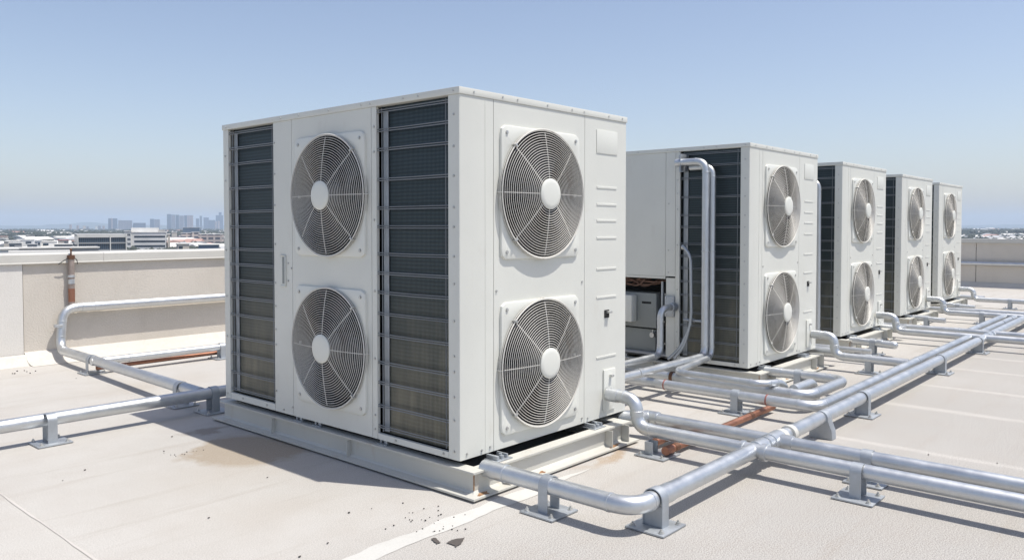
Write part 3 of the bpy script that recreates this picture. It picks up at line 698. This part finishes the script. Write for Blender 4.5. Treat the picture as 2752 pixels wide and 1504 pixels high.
for s in S: stand(*s)
# post block under the lower crossing pipe with no strap
t = thing('pipe_post', 'short channel post on a bolted plate beside the capped copper pipe', 'pipe stand', (1.265, -.395, 0)); plate(t)
boxes('post', 'galv_flat', [((-.055, -.0, .011), (-.049, .055, .086)), ((-.049, .049, .011), (-.0, .055, .086)), ((-.0, -.0, .011), (.006, .055, .086))], t, .001)
# welded round foot under the header
t = thing('cylinder_foot', 'broad welded metal saddle foot under the thick header, beyond the pipe crossing', 'pipe stand', (2.32, HY, 0))
bm = bmesh.new(); n = 18; pr = [(-.075, .002), (-.07, .06), (-.046, .12)] + [(.047 * math.cos(math.pi - math.pi * k / n), PZ + .047 * math.sin(math.pi * k / n)) for k in range(n + 1)] + [(.046, .12), (.07, .06), (.075, .002)]
A = [bm.verts.new((-.035, y, h)) for y, h in pr]; B_ = [bm.verts.new((.035, y, h)) for y, h in pr]
for k in range(len(pr) - 1): bm.faces.new((A[k], A[k + 1], B_[k + 1], B_[k]))
bm.faces.new(A); bm.faces.new(B_); obj('saddle', finish(bm, 'saddle', 'galv_flat', 40), t)

# ------------------------------------------------------------------ roof deck, parapets
WY, FX = 6.0, 17.7
bm = bmesh.new(); box(bm, (-9, -11, -.4), (FX + .25, WY + .25, 0)); o = obj('roof_deck', finish(bm, 'roof_deck', 'roof_membrane')); tag(o, kind='structure')
bm = bmesh.new(); box(bm, (-8.98, -10.98, -16), (FX + .23, WY + .23, -.401)); o = obj('building_walls', finish(bm, 'building_walls', 'grey_wall')); tag(o, 'walls of the building under the roof', 'building')
pw = thing('parapet_wall', 'long stucco parapet on the left with metal coping and a pale first panel', 'wall', (4, WY, 0))
def cove_mesh(length, name='cove'):
    bm = bmesh.new(); pr = [(0, .115), (-.012, .113), (-.03, .10), (-.07, .06), (-.13, .025), (-.20, .008), (-.27, .0025), (0, .0025)]
    A = [bm.verts.new((0, y, h)) for y, h in pr]; B_ = [bm.verts.new((length, y, h)) for y, h in pr]
    for k in range(len(pr)): bm.faces.new((A[k], A[(k + 1) % 8], B_[(k + 1) % 8], B_[k]))
    bm.faces.new(A[::-1]); bm.faces.new(B_); return finish(bm, name, 'cove', 60)
joints = [-.142, 2.4, 4.9, 7.4, 9.9, 12.4, 14.9, FX]
boxes('wall_panel', 'stucco_pale', [((-13 + .0, -.012, .07), (-4.142 - .004, .24, .998))], pw)
for a, b_ in zip(joints, joints[1:]): boxes('wall_panel', 'stucco', [((a - 4 + .004, 0, 0), (b_ - 4 - .004, .24, .998))], pw)
boxes('wall_core', 'dark', [((-13, .03, 0), (FX - 4, .2, .9))], pw)
obj('cove', cove_mesh(FX - joints[0] - .0), pw, (-4.142, 0, 0)); obj('cove', cove_mesh(8.86), pw, (-13, -.02, -.02))
for a, b_ in ((-9, .62), (.62, 3.7), (3.7, 6.8), (6.8, 9.9), (9.9, 13.0), (13.0, FX + .03)):
    bm = bmesh.new(); pr = [(-.030, .998), (-.036, .992), (-.036, 1.0), (-.030, 1.004), (-.030, 1.082), (-.02, 1.088), (.25, 1.10), (.27, 1.0), (.25, .999)]
    A = [bm.verts.new((a - 4 + .0015, y, h)) for y, h in pr]; B_ = [bm.verts.new((b_ - 4 - .0015, y, h)) for y, h in pr]
    for k in range(len(pr)): bm.faces.new((A[k], A[(k + 1) % 9], B_[(k + 1) % 9], B_[k]))
    bm.faces.new(A[::-1]); bm.faces.new(B_); obj('coping', finish(bm, 'coping', 'coping'), pw)
bm = bmesh.new(); box(bm, (2.77 - 4, -.034, 1.03), (2.80 - 4, -.029, 1.07)); box(bm, (2.78 - 4, -.045, 1.015), (2.80 - 4, -.03, 1.03), .002); obj('coping_clip', finish(bm, 'coping_clip', 'copper_dark'), pw)
ew = thing('parapet_wall', 'shaded concrete parapet closing the far end of the roof', 'wall', (FX, 0, 0))
jj = [-11, -8.8, -6.3, -3.8, -1.3, 1.2, 3.7, 6.0]
for a, b_ in zip(jj, jj[1:]): boxes('wall_panel', 'stucco', [((0, a + .006, 0), (.24, b_ - .006, 1.0))], ew)
c = obj('cove', cove_mesh(17), ew, (0, 5.98, 0), (0, 0, -math.pi / 2))
boxes('coping', 'coping', [((-.03, -11, 1.004), (.27, 5.96, 1.092)), ((-.036, -11, .996), (-.0, 5.96, 1.003))], ew, .003)
boxes('wall_core', 'dark', [((.02, -11, 0), (.2, 5.96, .9))], ew)

# roof markings: lighter lap seams laid on the membrane, stains, debris
def blob_sheet(name, mat, pts, h, label=None, cat=None, kind=None, parent=None):
    bm = bmesh.new(); vs = [bm.verts.new((x, y, h)) for x, y in pts]; bm.faces.new(vs); bmesh.ops.triangulate(bm, faces=bm.faces)
    for f in bm.faces:
        if f.normal.z < 0: f.normal_flip()
    me = bpy.data.meshes.new(name); bm.to_mesh(me); bm.free(); me.materials.append(M[mat]); o = obj(name, me)
    return tag(o, label, cat, kind=kind)
random.seed(3)
def strip(x0, y0, x1, y1, w, jit, n=40):
    d = Vector((x1 - x0, y1 - y0)); L_ = d.length; d.normalize(); nn = Vector((-d.y, d.x)); A = []; B_ = []; ph = random.random() * 9
    for k in range(n + 1):
        p = Vector((x0, y0)) + d * (L_ * k / n); s = jit * (math.sin(k * .9 + ph) + random.uniform(-.7, .7)); s2 = jit * (math.sin(k * .7 + ph * 2) + random.uniform(-.7, .7))
        ww = w * min(1, (n - k + .3) / (n * .16))
        A.append(p + nn * (ww / 2 + s)); B_.append(p - nn * (ww / 2 + s2))
    return [tuple(p) for p in A] + [tuple(p) for p in B_[::-1]]
blob_sheet('roof_seam', 'seam', strip(-2.6, -.268, .78, -.243, .105, .007, 60), .002, kind='structure')
blob_sheet('roof_seam', 'seam_soft', strip(-1.56, -.6, -1.545, 5.7, .010, .003, 60), .0025, kind='structure')

# small loose things on the roof
random.seed(5)
def pebble_mesh(seed):
    rnd = random.Random(seed); bm = bmesh.new(); bmesh.ops.create_icosphere(bm, subdivisions=1, radius=1)
    for v in bm.verts: v.co *= rnd.uniform(.7, 1.15); v.co.z *= .6
    return finish(bm, 'pebble', 'pebble')
PM = [pebble_mesh(i) for i in range(4)]
def pebbles(cx, cy, sx, sy, n, label, group, smin=.003, smax=.007):
    for _ in range(n):
        s = random.uniform(smin, smax); o = obj('pebble', random.choice(PM), None, (cx + random.gauss(0, sx), cy + random.gauss(0, sy), s * .4 + .002), (0, 0, random.random() * 6)); o.scale = (s, s * random.uniform(.7, 1), s)
        tag(o, label, 'pebble', group)
pebbles(-.38, -.13, .085, .10, 24, 'tiny dark pebble scattered on and around the pale roof strip in the foreground', 'pebbles on the pale strip', .003, .0065)
pebbles(-.40, -.31, .04, .03, 8, 'tiny dark pebble beside the two dark torn patches in the foreground', 'pebbles beside the dark patches', .003, .006)
pebbles(-.60, 1.76, .07, .05, 11, 'tiny dark pebble in the loose cluster left of the tan stain', 'pebbles beside the tan stain', .003, .0055)
pebbles(-.28, 5.45, .13, .10, 7, 'tiny dark pebble near the foot of the left parapet', 'pebbles near the left parapet', .005, .010)
for x, y in ((-1.266, 1.74), (-1.02, .636), (-.545, .2), (-.44, .162), (-.83, -.03), (-.99, -.06), (-.51, .967), (-1.114, 1.85), (-.46, 2.18), (-.10, 4.78), (2.336, -1.607), (2.41, -1.95)):
    o = obj('pebble', random.choice(PM), None, (x, y, .005)); sc = random.uniform(.003, .006); o.scale = (sc * 1.4, sc, sc)
    tag(o, 'lone dark pebble lying apart from the clusters on the open roof', 'pebble', 'lone pebbles on the open roof')
def ragged(pts, j, n=5):
    out = []; k = len(pts)
    for i in range(k):
        a, b_ = Vector(pts[i]), Vector(pts[(i + 1) % k])
        for q in range(n): p = a.lerp(b_, q / n); out.append((p.x + random.uniform(-j, j), p.y + random.uniform(-j, j)))
    return out
blob_sheet('bare_patch', 'patch', ragged([(-.502, -.325), (-.48, -.335), (-.503, -.389), (-.526, -.387)], .003), .0045, 'smaller dark torn patch in the foreground beside the pale strip', 'patch')
blob_sheet('bare_patch', 'patch', ragged([(-.49, -.408), (-.444, -.405), (-.396, -.427), (-.451, -.461), (-.499, -.476), (-.485, -.45)], .003), .0045, 'larger arrow-shaped dark torn patch in the foreground', 'patch')

# ------------------------------------------------------------------ city far below and beyond the roof
CX, CY, CZ = -2.8417, -2.8632, 1.36
HEAD, PITCH, FPX = .723273, .0304297, 2003.09
FW = Vector((math.cos(HEAD), math.sin(HEAD))); RT = Vector((math.sin(HEAD), -math.cos(HEAD)))
GZ = -16.0
def at(bear, dist):
    """ground point: bear = tangent of the bearing right of the view axis, dist = metres along it"""
    return Vector((CX, CY)) + FW * dist + RT * (bear * dist)
def px(v): return (v - 1288) / FPX
def ht(y, dist): return CZ + (570.5 - y) / FPX * dist
bm = bmesh.new(); n = 64; c0 = bm.verts.new((0, 0, GZ)); prev = None
rr = [bm.verts.new((11500 * math.cos(2 * math.pi * k / n), 11500 * math.sin(2 * math.pi * k / n), GZ)) for k in range(n)]
for k in range(n): bm.faces.new((c0, rr[k], rr[(k + 1) % n]))
o = obj('ground', finish(bm, 'ground', 'plain')); tag(o, kind='structure')
def building(name, label, x0, x1, ytop, dist, mat, roof='grey_roof', depth=None, group=None, rz=None, roof_h=.0, cat='building', zb=GZ, detail=None):
    """block between two bearings at a distance, its roof at the height seen"""
    w = (x1 - x0) / FPX * dist; p = at(px((x0 + x1) / 2), dist + (depth or w * .6) / 2); top = ht(ytop, dist)
    depth = depth or w * .6
    ang = math.atan(px((x0 + x1) / 2)); w *= math.cos(ang) * .99
    rz = (HEAD - math.pi / 2 if rz is None else rz) - ang
    t = thing(name, label, cat, (p.x, p.y, zb), rz, group); h = top - zb
    e = max(.25, w * .008)
    boxes('wall', mat, [((-w / 2, -depth / 2, 0), (w / 2, depth / 2, h - e))], t)
    boxes('roof', roof, [((-w / 2 - e, -depth / 2 - e, h - e + .01), (w / 2 + e, depth / 2 + e, h))], t)
    return t, w, depth, h
TW = [('tower_block', 273, 296, 548.8, 3600, 'tower_blue', 'twin-slab blue-grey tower at the left end of the skyline'),
      ('tower_block', 280, 284, 548.4, 3590, 'tower_beige', 'thin pinkish strip tower in front of the left twin slab'),
      ('office_block', 298, 333, 553.6, 3300, 'tower_pale', 'wide pale mid-rise beside the left tower'),
      ('office_block', 336.5, 366, 560.2, 3300, 'tower_blue', 'lower wide grey mid-rise right of the pale one'),
      ('tower_block', 378, 388, 550, 3700, 'tower_blue', 'darker half of the pair standing alone mid-skyline'),
      ('tower_block', 389, 402.5, 551, 3750, 'tower_pale', 'paler half of the pair standing alone mid-skyline'),
      ('tower_block', 421, 430.6, 538, 3600, 'tower_blue', 'tall dark slab at the left of the tall cluster'),
      ('tower_block', 431.5, 441.5, 539.5, 3700, 'tower_pale', 'pale slab second in the tall cluster'),
      ('tower_block', 442.5, 451, 540, 3600, 'tower_blue', 'dark slab third in the tall cluster'),
      ('tower_block', 452, 463.5, 542, 3750, 'tower_pale', 'pale slab fourth in the tall cluster'),
      ('tower_block', 464.5, 471, 541, 3600, 'tower_blue', 'narrow dark slab fifth in the tall cluster'),
      ('tower_block', 471.6, 486.5, 541, 3650, 'tower_beige', 'beige wide slab at the right of the tall cluster'),
      ('tower_block', 493.5, 501.5, 549, 4300, 'tower_blue', 'short dark tower just right of the tall cluster'),
      ('tower_block', 502.8, 509, 542.5, 4400, 'tower_blue', 'slim round-topped tower in the hazy right group'),
      ('tower_block', 513, 525.5, 546.5, 4300, 'tower_blue', 'broad hazy tower in the right group'),
      ('tower_block', 526, 542, 553, 4200, 'tower_blue', 'low wide hazy tower in the right group'),
      ('tower_block', 543.5, 562, 541, 4500, 'tower_blue', 'stepped tower at the far right of the skyline'),
      ('tower_block', 551, 558, 533.5, 4510, 'tower_blue', 'upper stage rising above the stepped tower'),
      ('tower_block', 541.5, 546, 556, 4000, 'tower_beige', 'thin beige block before the stepped tower'),
      ('tower_block', 548.5, 553, 555, 4000, 'tower_beige', 'second thin beige block before the stepped tower')]
for nm, x0, x1, yt, d, mt, lb in TW: building(nm, lb, x0, x1, yt, d, mt, group='towers of the hazy skyline', depth=(x1 - x0) / FPX * d * .8, rz=HEAD - math.pi / 2 + random.uniform(-.12, .12))
# dark glass office
t, w, dp, h = building('glass_office', 'dark glass office block with pale roof fascia left of the white building', 188, 314, 588.5, 300, 'glass_dark', 'grey_roof', 30, rz=HEAD - math.pi / 2 + .06)
for k, zz in enumerate((h - 1.25, h - 3.6, h - 6.3, h - 9.0)):
    boxes('fascia', 'light_roof' if k == 0 else 'grey_wall', [((-w / 2 - .25, -dp / 2 - .3, zz), (w / 2 + .25, -dp / 2 - .004, zz + (1.15 if k == 0 else .5)))], t)
for x in (-w / 2 + .1, w * .16, w / 2 - .2): boxes('column', 'light_roof', [((x - .18, -dp / 2 - .45, 0), (x + .18, -dp / 2 - .31, h - .3))], t)
for k in range(26):
    x = -w / 2 + w * (k + .5) / 26; boxes('mullion', 'blue_glass', [((x - .05, -dp / 2 - .08, 0), (x + .05, -dp / 2 - .003, h - 1.3))], t)
boxes('entrance_frame', 'grey_wall', [((w * .02, -dp / 2 - 3, h - 8.2), (w * .12, -dp / 2 - .5, h - 7.9)), ((w * .02, -dp / 2 - 3, 0), (w * .025, -dp / 2 - 2.8, h - 8.2)), ((w * .115, -dp / 2 - 3, 0), (w * .12, -dp / 2 - 2.8, h - 8.2))], t)
# white office
t, w, dp, h = building('white_office', 'bright white office block with dark window bands and a penthouse', 331, 421, 583, 420, 'white_wall', 'light_roof', 26, rz=HEAD - math.pi / 2 - .03)
for zz in (h - 2.4, h - 4.9, h - 7.4): boxes('window_band', 'glass_dark', [((-w / 2 + 1.6, -dp / 2 - .06, zz - .55), (w / 2 - .5, -dp / 2 - .003, zz + .45))], t)
boxes('penthouse', 'white_wall', [((-w * .5, -dp * .3, h + .01), (w * .27, dp * .3, h + 2.2))], t); boxes('plant_screen', 'grey_wall', [((w * .28, -dp * .2, h + .01), (w * .46, dp * .2, h + 1.2))], t)
t, w, dp, h = building('stair_block', 'narrow white block with small dark windows joined before the white office', 313, 330, 580, 415, 'white_wall', 'light_roof', 14)
for k in range(4):
    for q in (-.3, .05, .3): boxes('window', 'glass_dark', [((w * q - .3, -dp / 2 - .05, h - 2.6 - 2.4 * k), (w * q + .3, -dp / 2 - .003, h - 1.5 - 2.4 * k))], t)
building('annex', 'low cream wing at the right end of the white office', 421.5, 428, 588, 425, 'cream_wall', 'light_roof', 16)
# other middle-distance buildings: x0, x1, ytop, distance
MB = [(41, 249, 621.5, 170, 'grey_wall', 'light_roof', 6, 'long low roof just beyond the left parapet'), (24, 175, 631, 140, 'grey_wall', 'light_roof', 5, 'long flat roof nearest below the left parapet'),
      (-60, 40, 625, 150, 'white_wall', 'light_roof', 12, 'plain white wall block at the left picture edge'),
      (463, 505, 571.5, 900, 'blue_glass', 'white_wall', 40, 'wide blue glass block under a white roof slab'), (455, 482, 585, 700, 'flats', 'light_roof', 20, 'pinkish flats with rows of dark windows, left part'), (482, 501, 583, 690, 'flats', 'light_roof', 16, 'pinkish flats with rows of dark windows, right part'),
      (432, 445, 583, 800, 'cream_wall', 'light_roof', 20, 'small cream block left of the pinkish flats'), (502, 562, 588, 620, 'flats', 'white_wall', 26, 'long white building with arcaded windows right of the flats'),
      (445, 474, 612, 330, 'cream_wall', 'light_roof', 10, 'small cream building among dark trees'), (500, 552, 614, 300, 'blue_glass', 'light_roof', 16, 'low glazed hall with pale curved roof by the nearest unit'),
      (345, 450, 628.5, 190, 'pink_roof', 'light_roof', 6, 'low pinkish terrace roof just above the parapet'),
      (24, 52, 605, 420, 'white_wall', 'light_roof', 18, 'white shed with stepped roof on the left'), (44, 84, 602, 430, 'white_wall', 'light_roof', 16, 'largest white gabled shed on the left'), (22, 55, 610, 380, 'grey_wall', 'light_roof', 10, 'grey-fronted hall below the white shed'),
      (90, 104, 604, 400, 'white_wall', 'white_wall', 12, 'small white cube building left of centre'), (104, 143, 606, 410, 'white_wall', 'light_roof', 14, 'long white building with dark openings'), (69, 92, 613, 350, 'grey_wall', 'grey_roof', 10, 'grey low block with dark front'),
      (137, 166, 597, 560, 'white_wall', 'light_roof', 18, 'white hall behind the red roof'), (146, 173, 603, 470, 'cream_wall', 'red_roof', 12, 'small building with a red roof'), (138, 182, 613, 340, 'grey_wall', 'light_roof', 12, 'grey hall under a white roof beside the glass office'),
      (181, 199, 605, 380, 'cream_wall', 'pink_roof', 12, 'pinkish house at the left corner of the glass office'), (65, 116, 591, 900, 'cream_wall', 'light_roof', 30, 'long thin pale roof in the trees'), (-10, 20, 594, 800, 'cream_wall', 'pink_roof', 30, 'pink roofed sheds at the left edge'), (0, 52, 586.5, 1400, 'cream_wall', 'pink_roof', 40, 'long row of pink roofs far left'),
      (12, 24, 606, 400, 'cream_wall', 'light_roof', 12, 'small cream house at far left'), (170, 196, 589, 1100, 'white_wall', 'light_roof', 30, 'pale long roof behind the glass office'), (140, 160, 588, 1250, 'white_wall', 'pink_roof', 30, 'distant pale roof above the white hall'),
      (175, 181, 564.5, 3000, 'tower_beige', 'light_roof', 20, 'small distant beige block on the left plain'), (193, 199, 566.5, 2900, 'tower_beige', 'light_roof', 20, 'second distant beige block on the plain'), (209, 216, 567, 2900, 'cream_wall', 'light_roof', 20, 'bright distant beige block on the plain'), (218, 224, 569, 2900, 'tower_pale', 'light_roof', 20, 'pale distant block right of the bright one'),
      (240, 246, 568, 3000, 'white_wall', 'light_roof', 20, 'white distant block below the hill'), (247, 254, 567, 3050, 'tower_pale', 'light_roof', 20, 'taller pale distant block below the hill'), (258, 264, 567.5, 3050, 'tower_beige', 'light_roof', 20, 'beige distant block nearest the left tower')]
for x0, x1, yt, d, mt, rf, dp, lb in MB:
    t, w, dp, h = building('low_building', lb, x0, x1, yt, d, mt, rf, dp, group='low buildings of the city', rz=HEAD - math.pi / 2 + random.uniform(-.08, .08))
    if mt in ('grey_wall', 'white_wall', 'cream_wall') and d < 600:
        nb = max(2, int(w / 5)); lst = []
        for k in range(nb):
            if random.random() < .75:
                x = -w / 2 + w * (k + .5) / nb; lst.append(((x - w / nb * .36, -dp / 2 - .06, h - 2.3), (x + w / nb * .36, -dp / 2 - .003, h - 1.1)))
        for l_ in lst[:20]: boxes('window', 'glass_dark', [l_], t)
# scattered houses
random.seed(21)
hm = {}
def house(x, y, s, mat, roof, rz, h):
    key = (mat, roof)
    if key not in hm:
        bm = bmesh.new(); box(bm, (-.5, -.35, 0), (.5, .35, 1)); me = finish(bm, 'wall', mat)
        bm = bmesh.new(); pr = [(-.4, 1.001), (0, 1.32), (.4, 1.001)]
        A = [bm.verts.new((-.54, q, z_)) for q, z_ in pr]; B_ = [bm.verts.new((.54, q, z_)) for q, z_ in pr]
        for k in range(3): bm.faces.new((A[k], A[(k + 1) % 3], B_[(k + 1) % 3], B_[k]))
        bm.faces.new(A); bm.faces.new(B_); hm[key] = (me, finish(bm, 'roof', roof))
    t = thing('house', 'tiny far-off house with a pitched roof among the trees of the plain', 'house', (x, y, GZ), rz, 'far houses on the plain'); t.scale = (s, s, h)
    obj('wall', hm[key][0], t); obj('roof', hm[key][1], t)
mats = [('white_wall', 'light_roof'), ('white_wall', 'grey_roof'), ('cream_wall', 'pink_roof'), ('cream_wall', 'light_roof'), ('beige_wall', 'light_roof'), ('grey_wall', 'grey_roof')]
for _ in range(190):
    d = 400 * (6.5 ** random.random()); v = random.uniform(-15, 565); p = at(px(v), d); mt = random.choice(mats)
    house(p.x, p.y, random.uniform(10, 26) * (1 + d / 4000), *mt, random.random() * 3, random.uniform(3.5, 6) * (1 + d / 4000))
for _ in range(90):
    d = 600 * (6. ** random.random()); v = random.uniform(2400, 2590); p = at(px(v), d); mt = random.choice(mats)
    house(p.x, p.y, random.uniform(10, 26) * (1 + d / 4000), *mt, random.random() * 3, random.uniform(3.5, 6) * (1 + d / 4000))
# woodland: many small leafy clumps, near ones finer
def woodland(name, n, vr, dr, sr):
    vs, fs = [], []
    base = []; bm = bmesh.new(); bmesh.ops.create_icosphere(bm, subdivisions=1, radius=1); bv = [v.co.copy() for v in bm.verts]; bf = [[v.index for v in f.verts] for f in bm.faces]; bm.free()
    for _ in range(n):
        d = dr[0] * (dr[1] / dr[0]) ** random.random(); v = random.uniform(*vr); p = at(px(v), d); s = random.uniform(*sr)
        for q in range(random.randint(3, 6)):
            ox, oy, oz = random.gauss(0, s * .7), random.gauss(0, s * .7), random.uniform(.35, 1.1) * s; k = s * random.uniform(.35, .7); b0 = len(vs)
            for c in bv: vs.append((p.x + ox + c.x * k * random.uniform(.75, 1.2), p.y + oy + c.y * k * random.uniform(.75, 1.2), GZ + oz + c.z * k * random.uniform(.6, 1.1)))
            for f in bf: fs.append([b0 + i for i in f])
    me = bpy.data.meshes.new(name); me.from_pydata(vs, [], fs); me.materials.append(M['foliage']); o = obj(name, me); tag(o, kind='stuff'); return o
woodland('woodland', 750, (-40, 575), (330, 900), (3, 5)); woodland('woodland', 2300, (-40, 575), (900, 3800), (4, 8))
woodland('woodland', 500, (2390, 2600), (550, 1200), (3.5, 6)); woodland('woodland', 1300, (2390, 2600), (1200, 5000), (5, 9))
woodland('woodland', 1700, (575, 2390), (900, 4800), (5, 9))
# hills on the horizon
def hills(name, v0, v1, dist, prof):
    bm = bmesh.new(); n = 80; top, bot, back = [], [], []
    for k in range(n + 1):
        v = v0 + (v1 - v0) * k / n; y = None
        for (a, ya), (b_, yb) in zip(prof, prof[1:]):
            if a <= v <= b_: s = (v - a) / (b_ - a); s = s * s * (3 - 2 * s); y = ya + (yb - ya) * s
        y = (y if y is not None else prof[-1][1]) + .35 * math.sin(k * 1.3) + random.uniform(-.2, .2)
        p = at(px(v), dist); q = at(px(v), dist + 900); f = at(px(v), dist - 700)
        top.append(bm.verts.new((p.x, p.y, ht(y, dist)))); bot.append(bm.verts.new((f.x, f.y, GZ - 1))); back.append(bm.verts.new((q.x, q.y, GZ - 1)))
    for k in range(n): bm.faces.new((bot[k], bot[k + 1], top[k + 1], top[k])); bm.faces.new((top[k], top[k + 1], back[k + 1], back[k]))
    tag(obj(name, finish(bm, name, 'hill', 80)), kind='structure')
hills('hills', -200, 700, 7200, [(-200, 568), (0, 567), (60, 567.5), (85, 566), (100, 567), (130, 563.5), (180, 562.5), (200, 559), (235, 558.6), (270, 562), (330, 566), (420, 565), (480, 567), (700, 567)])
hills('hills', 690, 2210, 7400, [(690, 567), (1200, 565), (1700, 567), (2210, 567.5)])
hills('hills', 2200, 2900, 7600, [(2200, 568), (2420, 566), (2480, 565.5), (2576, 563.5), (2700, 563), (2900, 566)])

# ------------------------------------------------------------------ air, sky, sun, camera
bm = bmesh.new(); box(bm, (-11800, -11800, GZ - 2), (11800, 11800, 150))
hz = obj('haze', finish(bm, 'haze', 'dark')); tag(hz, kind='stuff')
m = bpy.data.materials.new('haze'); m.use_nodes = True; nt = m.node_tree; nt.nodes.clear()
out = nt.nodes.new('ShaderNodeOutputMaterial'); pv = nt.nodes.new('ShaderNodeVolumePrincipled'); nt.links.new(pv.outputs[0], out.inputs['Volume'])
pv.inputs['Color'].default_value = (.68, .82, 1.0, 1); pv.inputs['Density'].default_value = .00018; pv.inputs['Anisotropy'].default_value = .0
hz.data.materials.clear(); hz.data.materials.append(m)

SUN = Vector((.36, -.708, 2.057)).normalized()
elev = math.asin(SUN.z); azim = math.atan2(SUN.x, SUN.y)
w = bpy.data.worlds.new('World'); scene.world = w; w.use_nodes = True; nt = w.node_tree; nt.nodes.clear()
sky = nt.nodes.new('ShaderNodeTexSky'); sky.sky_type = 'NISHITA'; sky.sun_disc = False; sky.sun_elevation = elev; sky.sun_rotation = azim
sky.altitude = 0; sky.air_density = 1.0; sky.dust_density = 1.3; sky.ozone_density = 1.0
bg = nt.nodes.new('ShaderNodeBackground'); bg.inputs[1].default_value = .147; o = nt.nodes.new('ShaderNodeOutputWorld')
tint = mix(nt, 1., sky.outputs[0], (1.045, .98, .99), 'MULTIPLY'); hs = nt.nodes.new('ShaderNodeHueSaturation'); hs.inputs['Saturation'].default_value = .93; nt.links.new(tint, hs.inputs['Color']); nt.links.new(hs.outputs[0], bg.inputs[0]); nt.links.new(bg.outputs[0], o.inputs[0])
ld = bpy.data.lights.new('sun', 'SUN'); ld.energy = 4.75; ld.angle = R(.53); ld.color = (1, .958, .885)
lo = bpy.data.objects.new('sun', ld); COL.objects.link(lo); lo.rotation_euler = (-SUN).to_track_quat('-Z', 'Y').to_euler(); lo.location = (0, 0, 30)

cd = bpy.data.cameras.new('camera'); co = bpy.data.objects.new('camera', cd); COL.objects.link(co)
cd.sensor_width = 36; cd.lens = FPX / 2576 * 36; cd.shift_y = -.02796; cd.clip_start = .05; cd.clip_end = 30000
co.location = (CX, CY, CZ); co.rotation_euler = (math.pi / 2 - PITCH, 0, HEAD - math.pi / 2)
scene.camera = co
scene.cycles.volume_bounces = 3
scene.view_settings.view_transform = 'Standard'; scene.view_settings.look = 'None'; scene.view_settings.exposure = .07; scene.view_settings.gamma = 1
